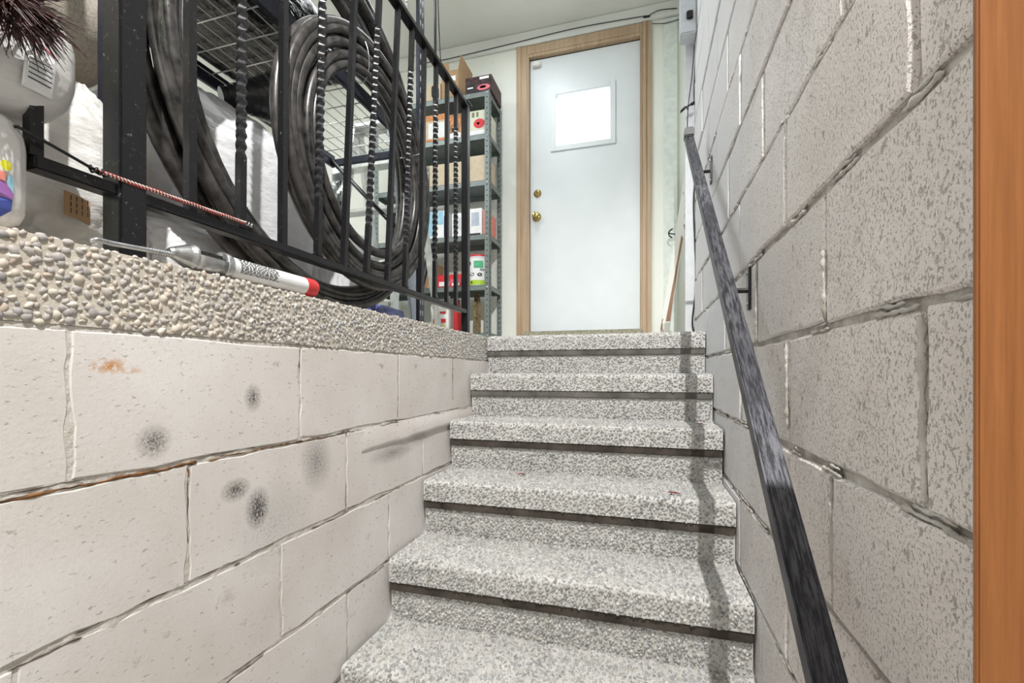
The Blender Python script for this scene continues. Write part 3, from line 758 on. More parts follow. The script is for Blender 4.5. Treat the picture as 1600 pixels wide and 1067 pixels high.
bag('plastic_bag', 'big white plastic bag bulging behind the pipe coils under the rack', 'bag', (-1.21, 1.01, .46), (.34, .60, .62), 1.3, BAGW, amp=.065, fr=4.5, slump=.08)
bag('plastic_bag', 'low white plastic bag spread on the slab beside the newel post', 'bag', (-.995, .83, .245), (.11, .34, .15), 2.2, BAGW, amp=.09, fr=5)
bag('plastic_bag', 'crumpled greyish plastic bag with a brown paper tag beside the newel post', 'bag', (-1.0, .515, .335), (.22, .26, .34), 3.7, BAGG, amp=.08, fr=5, pw=.8, slump=.1)
bag('plastic_bag', 'white sheeted bag standing under the rack beyond the smaller coil', 'bag', (-1.20, 1.46, .33), (.3, .26, .34), 4.9, BAGW, amp=.09, fr=5, slump=.15)
tagp = PX(122, 322, X=-.865)
bt = thing('paper_tag', 'brown paper tag with printed lines hanging on the greyish bag', 'tag', tuple(tagp))
m = grid_mesh(lambda u, v: ((.002 * math.sin(u * 5), (u - .5) * .036, (v - .5) * .038 - .006 * u)), 8, 8); m2 = [(a - .0012, b, c) for a, b, c in m.v]; nb = len(m.v); fs = list(m.f); m.v += m2; m.f += [tuple(reversed([nb + i for i in f])) for f in fs]
tg = m.build('tag_sheet', CARD, bt)
m = MB()
for i in range(4):
    for k in range(3):
        y = -.011 + i * .0075; z = -.014 + k * .010; m.box(.0021, .0026, y, y + .0009, z, z + .007)
m.build('printing', INK, bt)
# stacked sacks at the left edge
def sack(name, label, c, size, seed, prints, pw=.42, **k):
    t = thing(name, label, 'sack', tuple(c)); m = lump((0, 0, 0), size, seed, amp=.018, fr=5, pw=pw, flat=False, **k); m.build('sack_body', SACK, t, smooth=True)
    sx = size[0] / 2
    def onto(y, z, o=.002):   # ray from +x onto the body: superellipsoid surface
        hy, hz_ = size[1] / 2, size[2] / 2; p = 2 / pw
        q = max(0, 1 - abs(y / hy) ** p - abs(z / hz_) ** p); return (sx * (q ** (1 / p)) * 1.015 + o, y, z)
    for (mat, poly, o) in prints:
        # triangulated fan with subdivision
        cy = sum(p[0] for p in poly) / len(poly); cz_ = sum(p[1] for p in poly) / len(poly); mm = MB()
        for i in range(len(poly)):
            a, b = poly[i], poly[(i + 1) % len(poly)]; n = 8
            for s_ in range(n):
                f0, f1 = s_ / n, (s_ + 1) / n
                P_ = lambda q, f: onto(cy + (q[0] - cy) * f, cz_ + (q[1] - cz_) * f, o)
                if s_ == 0: mm.poly([P_(a, 0), P_(a, f1), P_(b, f1)])
                else: mm.poly([P_(a, f0), P_(a, f1), P_(b, f1), P_(b, f0)])
        mm.build('print_patch', mat, t)
    return t
circ = lambda y, z, r, n=14: [(y + r * math.cos(2 * PI * i / n), z + r * math.sin(2 * PI * i / n)) for i in range(n)]
cE = Vector((-.795, .262, ZF + .078))
sack('printed_sack', 'white sack with colourful printed shapes at the bottom of the stack by the left edge', cE, (.12, .25, .152), 6.1,
     [(BLUE, [(0.031, -.064), (0.091, -.060), (0.100, -.05), (0.100, -.037), (0.031, -.037)], .002), (PURP, [(0.031, -.037), (0.100, -.037), (0.100, -.030), (0.091, -.018), (0.051, -.022)], .003), (BLUEP, [(0.093, -.019), (0.100, -.03), (0.100, -.012), (0.095, -.008)], .0035), (SALM, [(0.051, -.02), (0.091, -.018), (0.092, -.008), (0.071, -.004)], .004), (YEL, circ(.092, .001, .006), .0045)])
cD = Vector((-.80, .31, ZF + .156 + .088))
lines_ = [(INK, [(.064, z), (.090, z + .001), (.090, z + .0024), (.064, z + .0014)], .0062) for z in (-.046, -.040, -.034, -.028, -.022)]
sack('printed_sack', 'white sack with a small text panel lying on top of the colourful sack', cD, (.13, .27, .18), 7.4, [(WHITE, [(.060, -.058), (.094, -.055), (.096, -.006), (.062, .006)], .005), (PINK, [(.062, .006), (.096, -.006), (.097, -.003), (.062, .010)], .0055), (BLUEP, [(-.01, .02), (.02, .02), (.02, .03), (-.01, .03)], .003)] + lines_, pw=.66)
# ribbon strap of the top sack
# beige roll + box beneath
rc = thing('fabric_roll', 'beige fabric roll lying high on the bags behind the newel post', 'roll', (-1.12, .62, .705))
m = MB(); prof = [(.02, -.30), (.09, -.30), (.108, -.285), (.112, -.26), (.112, .03), (.105, .05), (.085, .06), (.02, .055)]
m.lathe(prof, (0, 0, 0), (0, 1, -.0), 40); o = m.build('roll_body', BEIGE, rc); smooth_angle(o, 50)
sp = MB(); pts = []
for i in range(120): a = i * .2; r = .015 + .08 * i / 120; pts.append((r * math.cos(a), -.3015, r * math.sin(a)))
sp.tube(pts, .0015, 5); sp.build('roll_spiral', M('beige_shadow', (.25, .22, .18), .9), rc)
def carton(name, label, x0, x1, y0, y1, z0, z1, mat, cat='box', patches=(), openf=0, group=None, tape=True):
    cx_, cy_ = (x0 + x1) / 2, (y0 + y1) / 2; t = thing(name, label, cat, (cx_, cy_, z0), 0, group); X0, X1, Y0, Y1, H = x0 - cx_, x1 - cx_, y0 - cy_, y1 - cy_, z1 - z0
    if openf:
        m = MB(); w = .003
        for q in ((X0, X1, Y0, Y0 + w, 0, H), (X0, X1, Y1 - w, Y1, 0, H), (X0, X0 + w, Y0 + w, Y1 - w, 0, H), (X1 - w, X1, Y0 + w, Y1 - w, 0, H), (X0, X1, Y0, Y1, 0, w)): m.box(*q)
        m.build('carton_body', mat, t)
        f = MB().box(0, .003, Y0, Y1, 0, openf).xf(Matrix.Translation((X1 - .003, 0, H)) @ Matrix.Rotation(.25, 4, 'Y')); f.build('flap', mat, t)
        f = MB().box(-.003, 0, Y0, Y1, 0, openf * .6).xf(Matrix.Translation((X0 + .003, 0, H)) @ Matrix.Rotation(-.5, 4, 'Y')); f.build('flap', mat, t)
        f = MB().box(X0 + .02, X0 + .06, 0, .003, 0, openf * .5).xf(Matrix.Translation((0, Y0, H)) @ Matrix.Rotation(.3, 4, 'X')); f.build('flap', mat, t)
    else:
        MB().box(X0, X1, Y0, Y1, 0, H, .0025).build('carton_body', mat, t)
        if tape: MB().box(X0 + .001, X1 - .001, -.0006 - .02, .02, H - .001, H + .0008).build('tape', CARDL if mat is CARD else WHITE, t)
    for (pm_, u0, u1, v0, v1, *rd) in patches:      # front face (-Y) patches in fractions
        if rd and rd[0] == 'oval':
            a_, b_ = (X0 + (X1 - X0) * (u0 + u1) / 2, H * (v0 + v1) / 2); ru, rv = (X1 - X0) * (u1 - u0) / 2, H * (v1 - v0) / 2
            q = MB(); q.poly([(a_ + ru * math.cos(2 * PI * i / 22), Y0 - .0012, b_ + rv * math.sin(2 * PI * i / 22)) for i in range(22)]); q.build('print_patch', pm_, t)
        elif rd and rd[0] == 'side':
            MB().box(X1 - .0004, X1 + .0008, Y0 + (Y1 - Y0) * u0, Y0 + (Y1 - Y0) * u1, H * v0, H * v1).build('print_patch', pm_, t)
        else:
            off = .0007 + .0003 * (rd[0] if rd else 0)
            MB().box(X0 + (X1 - X0) * u0, X0 + (X1 - X0) * u1, Y0 - off, Y0 + .0004, H * v0, H * v1).build('print_patch', pm_, t)
    return t
carton('cardboard_box', 'tan cardboard box under the beige roll behind the newel post', -1.28, -1.125, .36, .66, ZF + .001, .585, CARD)
# bristle brush top-left
bq = PX(22, 8, X=-.70); br = thing('bristle_brush', 'dark red-brown bristle brush on top of the white sacks at the upper left', 'brush', tuple(bq))
m = MB(); random.seed(11)
for i in range(420):
    a = random.uniform(0, 2 * PI); e_ = random.uniform(-.9, .9); l = random.uniform(.03, .062)
    st_ = Vector((random.uniform(-.012, .012), random.uniform(-.035, .01), random.uniform(-.004, .012)))
    d_ = Vector((math.cos(a) * .8 + .3, .7 + .5 * math.sin(a), e_ * .7 - .25)).normalized()
    if random.random() < .45: d_ = Vector((.4 * math.cos(a) + .4, math.sin(a), -.65 + .4 * e_)).normalized()
    e2 = st_ + d_ * l * .6 + Vector((0, 0, -.003)); m.tube([st_, e2, st_ + d_ * l + Vector((0, 0, -.010))], [.0011, .0009, .0003], 4, cap=False)
m.build('bristles', BRIST, br, kind='stuff')
MB().tube([(0, .0, .0), (0, -.04, .02), (-.01, -.13, .055), (-.02, -.22, .08)], [.014, .013, .011, .010], 12).build('brush_handle', BROWNW, br, smooth=True)
# black bags on the rack
o = lump((-1.20, 1.05, 1.115), (.37, .70, .205), 9.3, amp=.05, fr=9, pw=.35, flat=False, nu=140).build('refuse_bag', BAGK, None, smooth=True); o['label'] = 'glossy black plastic bag lying on the wire mesh rack shelf'; o['category'] = 'bag'
# nested plant pots on the big bag
pots = [Vector(PX(345, 150, X=-1.20)), Vector(PX(428, 156, X=-1.125))]
ax = (pots[1] - pots[0]).normalized(); ln = (pots[1] - pots[0]).length
for i in range(7):
    f = i / 6; c = pots[0].lerp(pots[1], .0 + .72 * f) ; R_ = .034 + .048 * f
    pt = thing('plant_pot', ['smallest black plant pot at the left end of the nested row', 'second smallest black plant pot in the nested row', 'third black plant pot in the nested row', 'middle black plant pot in the nested row', 'third largest black plant pot in the nested row', 'second largest black plant pot in the nested row', 'largest black plant pot with its open mouth towards the coils'][i], 'pot', tuple(c), 0, 'nested black plant pots on the white bag')
    pr_ = [(R_ * .72, 0), (R_ * .74, .001), (R_ * .9, .05), (R_ * .93, .052), (R_ * 1.0, .054), (R_ * 1.02, .062), (R_ * .97, .064), (R_ * .93, .055), (R_ * .70, .004)]
    q = MB().lathe(pr_, (0, 0, 0), ax, 28).build('pot_body', BLACKPL, pt); smooth_angle(q)
    MB().lathe([(R_ * 1.02, .0545), (R_ * 1.05, .056), (R_ * 1.05, .060), (R_ * 1.02, .0615)], (0, 0, 0), ax, 28).build('pot_rim', M('pot_rim_highlight', (.10, .10, .11), .25), pt, smooth=True)  # paler rim colour stands in for highlights along the pot edges
# blue bag at the foot of the coils
bag('plastic_bag', 'small blue and dark plastic bag on the slab under the rack post', 'bag', (-1.04, 1.62, .215), (.15, .30, .10), 12.1, mat_plastic('blue_plastic', (.05, .06, .2), (.12, .14, .42), .3), amp=.1, fr=5)

# ------------------------------------------------------------------ stepladder, panel, handle behind the coils
ld = thing('step_ladder', 'aluminium step ladder standing behind the pipe coils', 'ladder', (-1.45, 2.08, ZF))
for s_ in (-.2, .2):
    for (yb, yt, nm) in ((0, .22, 'rail'), (.60, .26, 'rear_leg')):
        m = MB().box(-.012, .012, -.03, .03, 0, 1, 0); m.v = [(a + s_ * (1 - .15 * c), b * .8 + yb + (yt - yb) * c, c * 1.25) for a, b, c in m.v]; m.build(nm, ALU, ld)
for k in range(4):
    z = .18 + .27 * k; f = z / 1.25; hw = .19 * (1 - .15 * f); y = .22 * f
    MB().box(-hw, hw, y - .035, y + .035, z, z + .022, .003).build('tread', ALU, ld)
MB().box(-.17, .17, .19, .30, 1.25, 1.275, .005).build('top_cap', ALU, ld)
carton('storage_carton', 'white carton with round dark marks beside the step ladder', -1.93, -1.69, 2.33, 2.60, ZF, .86, WHITE, patches=[(INK, .2, .38, .18, .26, 'oval'), (SALM, .55, .66, .66, .72, 'oval'), (INK, .5, .72, .36, .46, 'oval'), (CARDL, .1, .9, .53, .60)])
kl(MB().tube([(-1.405, 1.80, 1.0), (-.972, 1.80, .56)], .010, 8)).build('diagonal_brace', IRON, rk, smooth=True)
pn = thing('leaning_sheet', 'pale blue-grey flat board leaning upright behind the coils beside the slotted rack post', 'board', (-1.02, 1.93, ZF))
m = MB().box(-.006, .006, -.045, .075, 0, 1.2, .002); m.v = [(a - c * .06, b - c * .14, c) for a, b, c in m.v]; m.build('board_face', BLSHEET, pn)
MB().box(-.009, .009, -.047, .077, 0, .02, .002).build('board_edge', ALU, pn)
# hanging cord and chain at the rack post
cb = thing('power_cord', 'black power cord with plug hanging beside the slotted rack post', 'cord', (-.93, 1.93, 1.35))
m = MB(); m.tube([(0, 0, .75), (0, .004, .35), (.002, 0, .1), (0, 0, -.02)], .0045, 8); m.tube([(.0, .01, .75), (.003, .03, .3), (.006, .045, .12), (0, .03, .06), (-.003, .0, .12), (0, -.01, .4)], .003, 8); m.tube([(0, 0, -.10), (.002, .012, -.16), (0, .03, -.20), (0, .005, -.21), (0, -.03, -.15)], .0022, 6); m.build('cable', CABLE, cb, smooth=True)
m = MB().box(-.014, .014, -.016, .016, -.07, -.018, .005); m.lathe([(.006, 0), (.011, .012), (.012, .03), (.008, .035)], (0, 0, -.105), (0, 0, 1), 14); m.build('plug', CABLE, cb)
ch = thing('chain', 'thin silver chain hanging beside the slotted rack post', 'chain', (-.93, 1.66, 1.35))
for k in range(26):
    m = MB(); ang = [2 * PI * i / 12 for i in range(12)]; z0 = .5 - k * .0155
    m.tube([((.0045 * math.cos(a), 0, z0 + .0095 * math.sin(a)) if k % 2 else (0, .0045 * math.cos(a), z0 + .0095 * math.sin(a))) for a in ang], .0013, 5, closed=True, up=Vector((.3, .9, .1))); m.build('chain_link', GALV, ch, smooth=True)

# ------------------------------------------------------------------ grey steel shelving
SX0, SX1, SY0, SY1 = -1.93, -1.02, 2.97, 3.25
sh = thing('steel_shelving', 'grey enamelled steel shelving unit with six shelves beside the door', 'shelf', (SX0, SY0, ZF))
def sl_(m): return m.xf(Matrix.Translation((-SX0, -SY0, -ZF)))
SH = [1.93, 1.635, 1.312, .938, .585, .25]
for (xx, yy) in ((SX0, SY0), (SX1, SY0), (SX0, SY1), (SX1, SY1)):
    sx = 1 if xx == SX0 else -1; sy = 1 if yy == SY0 else -1; w_ = .036; m = MB()
    m.box(min(xx, xx + sx * w_), max(xx, xx + sx * w_), min(yy, yy + sy * .002), max(yy, yy + sy * .002), ZF, 1.9585)
    m.box(min(xx, xx + sx * .002), max(xx, xx + sx * .002), min(yy, yy + sy * w_), max(yy, yy + sy * w_), ZF, 1.9585)
    p_ = sl_(m).build('post', STEEL, sh); hl = MB(); z = ZF + .03
    while z < 1.94:
        yf = yy - .0006 if sy > 0 else yy - .0026
        cx_ = xx + sx * .02; hl.poly([(cx_ - .0035, yf, z), (cx_ + .0035, yf, z), (cx_ + .0035, yf, z + .009), (cx_ - .0035, yf, z + .009)])
        xf_ = xx + (.0008 if sx < 0 else -.0008); cy_ = yy + sy * .02; hl.poly([(xf_, cy_ - .004, z), (xf_, cy_ + .004, z), (xf_, cy_ + .004, z + .012), (xf_, cy_ - .004, z + .012)])
        z += .038
    sl_(hl).build('post_hole', LGREY if (xx == SX1 and yy == SY1) else STEELK, p_, kind='stuff')
for z in SH:
    m = MB(); a, b, c, d = SX0 + .003, SX1 - .003, SY0 + .003, SY1 - .003
    m.box(a, b, c, d, z + .027, z + .029); m.box(a, b, c, c + .0015, z - .006, z + .029); m.box(a, b, d - .0015, d, z - .006, z + .029); m.box(a, a + .0015, c, d, z - .006, z + .029); m.box(b - .0015, b, c, d, z - .006, z + .029)
    s_ = sl_(m).build('shelf_board', STEEL, sh); q = MB()
    for xx in (SX0 + .018, SX1 - .018, SX1 - .15): q.lathe([(.005, 0), (.005, .003), (.002, .004)], (xx, SY0 - .0005, z + .012), (0, -1, 0), 8)
    split(sl_(q), 'bolt', GALV, s_)
T = [z + .0295 for z in SH]
YF = SY0 + .02
def xat(px, y=YF): return PX(px, 300, Y=y).x
def cbox(name, label, pxa, pxb, zt, h, mat, dep=.2, y=YF, **k): return carton(name, label, xat(pxa, y), xat(pxb, y), y, min(y + dep, SY1 - .01), T[zt], T[zt] + h, mat, **k)
cbox('open_carton', 'open brown cardboard box with raised flaps on the top shelf', 690, 716, 0, .20, CARD, openf=.1, dep=.22, patches=[(WHITE, .2, .85, .62, .8)])
cbox('carton', 'beige carton with black marks at the left of the top shelf', 664, 688, 0, .13, CARDL, patches=[(INK, .5, .8, .15, .4), (INK, .5, .8, .5, .75)])
carton('can_carton', 'black and pink printed drinks carton at the right end of the top shelf', xat(728), SX1 + .01, YF - .01, YF + .22, T[0] + .001, T[0] + .116, M('dark_brown_print', (.06, .03, .035), .5, var=.5, scale=70), patches=[(INK, .03, .4, .1, .6), (PINK, .45, .95, .1, .45, 'oval'), (WHITE, .55, .8, .22, .38, 'oval'), (WHITE, .08, .3, .3, .38, 1), (WHITE, .55, .9, .78, .92, 1)], tape=False)
cbox('orange_carton', 'orange carton with a blank pale panel on the second shelf', 664, 700, 1, .20, ORG, patches=[(CARDL, .05, .95, .03, .78), (WHITE, .15, .85, .15, .7, 1), (ORG, .05, .95, .03, .12, 2)], tape=False)
cbox('patterned_carton', 'brown and orange patterned carton on the second shelf', 702, 721, 1, .18, M('patterned_print', (.50, .26, .12), .5, var=.3, scale=60), patches=[(ORG, .1, .9, .6, .9), (WHITE, .05, .95, .0, .25), (INK, .2, .45, .3, .45)], tape=False)
cbox('flat_tray', 'flat white tray under the cream carton on the second shelf', 724, 762, 1, .04, WHITE, tape=False)
b = carton('cream_carton', 'cream carton with a red oval emblem on the second shelf', xat(726), xat(761), YF + .01, YF + .2, T[1] + .0405, T[1] + .185, CREAM, patches=[(RED, .38, .88, .12, .58, 'oval'), (M('olive_print', (.2, .22, .12), .6), .3, .42, .68, .92), (M('olive_print', (.2, .22, .12), .6), .5, .6, .68, .92)], tape=False)
q = MB(); q.poly([(.015 + .012 * math.cos(2 * PI * i / 18), -.0962, .052 + .008 * math.sin(2 * PI * i / 18)) for i in range(18)]); q.build('emblem_bar', PINK, b)
cbox('beige_box', 'long plain beige box on the third shelf', 671, 724, 2, .16, CARDL); cbox('beige_box', 'plain beige box at the right end of the third shelf', 732, 760, 2, .185, CARDL)
cbox('pale_bottle_box', 'narrow pale grey box at the left of the third shelf', 660, 669, 2, .12, LGREY, tape=False)
for i, (a, b_, mt, h, lab) in enumerate(((656, 661, PINK, .17, 'pink-spined book at the left of the fourth shelf'), (661, 666.5, NAVY, .165, 'navy-spined book between the pink book and the light blue box'))):
    t = thing('book', lab, 'book', (xat(a), YF, T[3]), 0, 'books on the fourth shelf'); w_ = xat(b_) - xat(a)
    m = MB(); m.box(0, w_, 0, .002, 0, h); m.box(0, .0015, 0, .13, 0, h); m.box(w_ - .0015, w_, 0, .13, 0, h); m.build('cover', mt, t); MB().box(.0016, w_ - .0016, .0021, .127, .003, h - .003).build('pages', WHITE, t)
cbox('light_blue_box', 'light blue and white printed box on the fourth shelf', 669, 697, 3, .20, WHITE, patches=[(BLUEP, .02, .85, .5, .98), (BLUEP, .02, .3, .1, .5), (NAVY, .88, .99, .05, .8), (PINK, .3, .5, .08, .2)], tape=False)
cbox('white_box', 'white box with pale blue print on the fourth shelf', 706, 722, 3, .17, WHITE, patches=[(LGREY, .1, .9, .3, .8), (YEL, .3, .5, .1, .25)], tape=False)
cbox('white_jar_box', 'white and grey container at the right of the fourth shelf', 731, 753, 3, .19, WHITE, patches=[(BLSHEET, .25, .8, .35, .85), (INK, .1, .9, .0, .08)], tape=False)
cbox('orange_packet', 'narrow orange packet beside the right post of the fourth shelf', 754.5, 761, 3, .17, SALM, tape=False)
cbox('brown_box', 'tall brown cardboard box at the left of the fifth shelf', 652, 679, 4, .20, CARD, patches=[(ORG, .75, .99, .1, .5)], dep=.16, y=YF + .06)
cbox('red_box', 'low red box with white panel on the fifth shelf', 682, 722, 4, .09, RED, patches=[(WHITE, .1, .5, .1, .45), (PINK, .55, .95, .3, .6), (WHITE, .6, .9, .1, .3, 1)], tape=False, dep=.12, y=YF - .0)
# bucket
bx = thing('paint_bucket', 'white plastic bucket with green and black print and a red rim on the fifth shelf', 'bucket', (xat(748, 3.08), 3.08, T[4]))
o = MB().lathe([(.065, 0), (.068, .002), (.074, .205), (.077, .206), (.077, .215), (.070, .216)], (0, 0, 0), (0, 0, 1), 36).build('bucket_body', WHITE, bx); smooth_angle(o)
o = MB().lathe([(.0775, .212), (.079, .214), (.079, .224), (.073, .226)], (0, 0, 0), (0, 0, 1), 36).build('lid', RED, bx); smooth_angle(o)
def wrap(a0, a1, z0, z1, mat, nm='label_patch', oval=False):
    m = MB(); n = 12
    R_ = lambda z: .0685 + .006 * z / .205 + .0006
    if oval:
        ac, zc = (a0 + a1) / 2, (z0 + z1) / 2; m.poly([((R_(zc) + .0002) * math.sin(ac + (a1 - a0) / 2 * math.cos(t)), -(R_(zc) + .0002) * math.cos(ac + (a1 - a0) / 2 * math.cos(t)), zc + (z1 - z0) / 2 * math.sin(t)) for t in [2 * PI * i / 16 for i in range(16)]])
    else:
        for i in range(n):
            a, b = a0 + (a1 - a0) * i / n, a0 + (a1 - a0) * (i + 1) / n; m.poly([(R_(z) * math.sin(q), -R_(z) * math.cos(q), z) for q, z in ((a, z0), (b, z0), (b, z1), (a, z1))])
    m.build(nm, mat, bx)
wrap(-1.6, 1.6, .012, .045, LIME); wrap(-.15, .8, .13, .18, GREEN); wrap(-.9, -.5, .15, .18, INK, oval=True); wrap(-.7, -.1, .075, .10, STEEL, oval=True); wrap(.2, .7, .07, .095, INK, oval=True); wrap(.45, .95, .11, .125, STEEL, oval=True); wrap(-.55, -.35, .022, .04, INK, oval=True)
# black tube leaning
tb = thing('dark_tube', 'black tube with a yellow brass end leaning in front of the fifth shelf', 'tube', (-1.27, 2.9, ZF))
a_, b_ = PX(669, 400, Y=2.9), PX(655, 470, Y=2.88); a_ -= Vector((-1.27, 2.9, ZF)); b_ -= Vector((-1.27, 2.9, ZF)); dd = (b_ - a_); b_ = a_ + dd * ((.012 - a_.z) / dd.z)
MB().tube([tuple(a_), tuple(b_)], .017, 16).build('tube_body', BLACKPL, tb, smooth=True); dn = (a_ - b_).normalized(); MB().tube([tuple(a_), tuple(a_ + dn * .035)], [.0175, .0165], 16).build('brass_end', BRASS, tb, smooth=True)
# bottom shelf: jug, red bottle; hanging straw broom
jx = thing('plastic_jug', 'white plastic jug with a red label on the bottom shelf', 'jug', (xat(692, 3.06), 3.06, T[5]))
m = lump((0, 0, .12), (.16, .11, .24), 2, amp=.0, ridg=0, pw=.5, nu=40, nv=30, flat=False); jb = m.build('jug_body', M('jug_plastic', (.74, .76, .74), .35, var=.02), jx, smooth=True)
MB().lathe([(.018, 0), (.018, .03), (.022, .031), (.022, .05), (.01, .052)], (.035, 0, .235), (0, 0, 1), 18).build('cap', WHITE, jx, smooth=True)
MB().tube([(-.03, 0, .235), (-.065, 0, .25), (-.09, 0, .21), (-.085, 0, .14), (-.065, 0, .12)], .009, 10).build('handle', M('jug_plastic', (.74, .76, .74), .35), jx, smooth=True)
for (z0, z1, mt) in ((.15, .165, RED), (.085, .112, RED), (.055, .075, M('pale_yellow_print', (.7, .6, .3), .5))): MB().box(-.05, .05, -.0585, -.057, z0, z1).build('label_patch', mt, jx)
rb = thing('red_bottle', 'tall slim red bottle beside the jug on the bottom shelf', 'bottle', (xat(715, 3.05), 3.05, T[5]))
o = MB().lathe([(.026, 0), (.028, .005), (.028, .17), (.024, .2), (.013, .215), (.013, .225)], (0, 0, 0), (0, 0, 1), 22).build('bottle_body', RED, rb); smooth_angle(o); MB().lathe([(.015, .225), (.015, .25), (.008, .252)], (0, 0, 0), (0, 0, 1), 16).build('cap', M('red_cap_plastic', (.4, .02, .03), .4), rb, smooth=True)
sb = thing('straw_bundle', 'bundle of brown straw twine hanging under the fifth shelf', 'twine', (xat(746, 3.1), 3.1, .58)); m = MB(); random.seed(4)
for i in range(60):
    x_, y_ = random.uniform(-.022, .022), random.uniform(-.012, .012); m.tube([(x_ * .7, y_, 0), (x_ * 1.1 + random.uniform(-.004, .004), y_, -.12), (x_ + random.uniform(-.006, .006), y_, -.3 + random.uniform(0, .03))], .0014, 4, cap=False)
m.build('strands', STRAW, sb, kind='stuff'); MB().tube([(-.024, 0, -.02), (0, -.016, -.022), (.024, 0, -.02), (0, .016, -.022)], .002, 6, closed=True).build('binding', CABLE, sb)

# ------------------------------------------------------------------ door side: leaning board, cables, box
lb = thing('leaning_board', 'narrow white board with chipped paint leaning in the corner right of the door', 'board', (.08, YD - .05, ZF))
lo, hi = PX(1037, 524, Y=YD - .1), PX(1080, 250, Y=YD - .06); dvec = hi - lo; lo2 = lo + dvec * ((ZF - lo.z) / dvec.z)
o_ = Vector((.08, YD - .05, ZF)); w_ = .028
m = MB(); 
for (p, s) in ((lo2, 1), (hi, 1)):
    for (dx_, dy_) in ((-w_, -.009), (w_, -.009), (w_, .009), (-w_, .009)): q = p - o_ + Vector((dx_, dy_, 0)); m.v.append(tuple(q))
m.f = [(0, 1, 5, 4), (1, 2, 6, 5), (2, 3, 7, 6), (3, 0, 4, 7), (3, 2, 1, 0), (4, 5, 6, 7)]; m.build('board_face', CHIP, lb)
def along(t, dx_, dy_): return tuple(lo2.lerp(hi, t) - o_ + Vector((dx_, dy_, 0)))
m = MB(); m.v = [along(.14, -.002, -.0098), along(.14, w_ - .001, -.0098), along(.42, w_ - .006, -.0098), along(.58, w_ - .002, -.0098), along(.60, .012, -.0098), along(.42, .010, -.0098)]; m.f = [tuple(range(6))]; m.build('bare_wood_patch', BROWNW, lb)
hk = thing('coat_hook', 'black double coat hook on the leaning board', 'hook', tuple(PX(1049, 366, Y=YD - .075)))
m = MB(); m.tube([(.035, .01, 0), (.0, -.01, 0), (-.02, -.03, .002)], .004, 8); m.tube([(.005, -.03, .026), (-.012, -.032, .016), (-.02, -.03, .0), (-.014, -.032, -.02), (.004, -.03, -.032)], .0045, 8); m.build('hook_body', IRON, hk, smooth=True)
MB().box(.028, .045, .004, .012, -.02, .02, .002).build('hook_plate', IRON, hk)
wp = structure('trim_4', MB().box(.135, .225, YD - .02, YD, ZF, 2.43, .002), M('panel_greenwhite', (.74, .80, .76), .5, var=.04))
pb = thing('electrical_box', 'pale grey electrical box high on the right wall edge', 'electrical box', (.20, 2.38, 1.70))
o = MB().box(-.026, .048, -.045, .045, -.06, .36, .006).build('box_body', LGREY, pb)
m = MB()
for z in (.20, .30):
    for dy in (-.012, .012): m.box(-.0268, -.0255, dy - .003, dy + .003, z - .008, z + .008)
split(m, 'socket_slot', STEELK, pb)
m = MB()
for z in (.22, .32):
    for dx in (-.004, .016): m.box(dx, dx + .004, -.0458, -.0446, z - .008, z + .008)
split(m, 'socket_slot', STEELK, pb)
MB().box(-.0, .03, -.058, -.0452, -.0, .04, .004).build('plug', CABLE, pb)
def cable(name, label, pts, r, mat=CABLE, sub=8):
    P_ = [Vector(p) for p in pts]; out = []
    for i in range(len(P_) - 1):
        a, b, c, d = P_[max(i - 1, 0)], P_[i], P_[i + 1], P_[min(i + 2, len(P_) - 1)]
        for k in range(sub):
            t = k / sub; out.append(.5 * ((2 * b) + (c - a) * t + (2 * a - 5 * b + 4 * c - d) * t * t + (3 * b - a - 3 * c + d) * t ** 3))
    out.append(P_[-1]); o = MB().tube(out, r, 8).build(name, mat, None, smooth=True); o['label'] = label; o['category'] = 'cable'; return o
yw = 2.445
cable('wall_cable', 'black cable running down the end of the block wall from the electrical box', [PX(1091, 40, Y=yw - .03), PX(1087, 100, Y=yw), PX(1085, 150, Y=yw), PX(1090, 185, Y=yw), PX(1089, 250, Y=yw), PX(1084, 310, Y=yw), PX(1086, 380, Y=yw), PX(1088, 440, Y=yw), PX(1082, 500, Y=yw), PX(1085, 520, Y=yw)], .0042)
cable('thin_cable', 'thin dark cable hanging down to the handrail end', [PX(1085, 70, Y=yw - .02), PX(1081, 120, Y=yw - .02), PX(1076, 160, Y=yw - .02), PX(1074, 200, Y=yw - .02), PX(1076, 230, Y=yw - .02)], .0022)
yc = YD - .027
cable('ceiling_cable', 'thin black cable stapled along the board above the door', [PX(664, 98, Y=yc), PX(700, 92, Y=yc), PX(800, 68, Y=yc), PX(900, 44, Y=yc), PX(1001, 26, Y=yc), PX(1012, 25, Y=yc), PX(1030, 16, Y=yc), PX(1058, 13, Y=yc)], .0028)
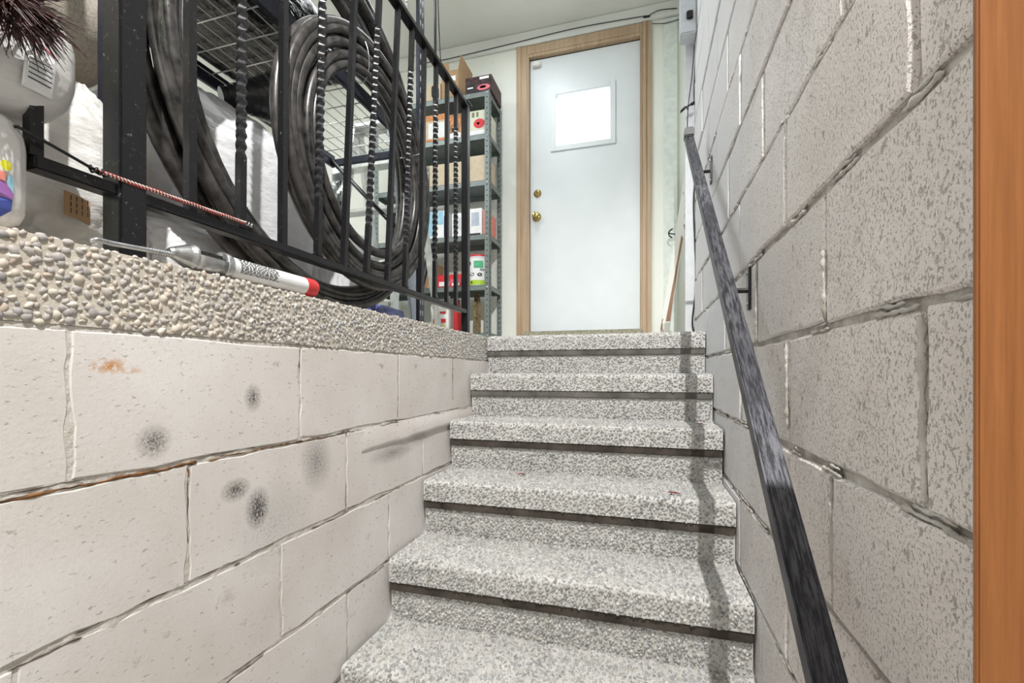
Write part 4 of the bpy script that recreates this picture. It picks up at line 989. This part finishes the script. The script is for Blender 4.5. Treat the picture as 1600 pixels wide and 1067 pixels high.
cable('lower_cable', 'second thin cable drooping right of the door head', [PX(1019, 37, Y=yc), PX(1040, 36, Y=yc), PX(1066, 28, Y=yc), PX(1070, 22, Y=yc), PX(1064, 10, Y=yc), PX(1062, 0, Y=yc)], .0026)
c = PX(1011, 25.5, Y=yc); o = MB().box(c.x - .025, c.x + .02, yc - .004, yc + .006, c.z - .006, c.z + .005, .002).build('cable_joiner', CABLE); o['label'] = 'small black joiner on the thin cable above the door'; o['category'] = 'cable joiner'
tie = thing('cord_bundle', 'small folded bundle of black cord on the wall beside the handrail end', 'cord', tuple(PX(1074, 168, Y=yw - .05)))
m = MB()
for k in range(3): m.tube([(-.032, 0, -.022 + k * .005), (-.01, -.004 * k, -.004 + k * .004), (.0, 0, .002), (.02, 0, .012 + k * .005), (.034, 0, .012 + k * .007), (.018, -.004, .004 + k * .003)], .0022, 6)
m.build('cord_loops', CABLE, tie, smooth=True); MB().tube([(.0, .006, -.008), (.004, -.008, -.002), (.002, -.004, .010), (-.002, .006, .008)], .0018, 6, closed=True).build('cord_tie', CABLE, tie)

# ------------------------------------------------------------------ fallen leaves
def leaf(label, p, rz, s=.018):
    m = MB(); n = 9
    for i in range(n + 1):
        t = i / n; w_ = .30 * math.sin(PI * min(t * 1.05, 1)) ** .8 + .01; curl = .25 * (t - .5) ** 2 + .05
        for k, q in enumerate((-1, -.5, 0, .5, 1)): m.v.append(((t - .5) * 2 * s, q * w_ * s * 1.1, s * (curl + .28 * abs(q) * w_ * 2)))
    for i in range(n):
        for k in range(4): a = i * 5 + k; m.f.append((a, a + 5, a + 6, a + 1))
    t = thing('leaf', label, 'leaf', p, rz); b = m.build('blade', LEAF, t, smooth=True); MB().tube([(-s, 0, s * .11), (-s * 1.5, .002, s * .2)], .0007, 5).build('stalk', BROWNW, t)
h_ = .0062
leaf('small dry reddish leaf curled on the third step near the block wall', (.187, 1.66, ZF - 2 * RISE + h_), 2.2, .020)
leaf('small dark red leaf lying left of centre on the fourth step', (-.405, 1.52, ZF - 3 * RISE + h_), .3, .018)
leaf('dark red leaf lying right of centre on the fourth step', (.086, 1.40, ZF - 3 * RISE + h_), -.2, .021)
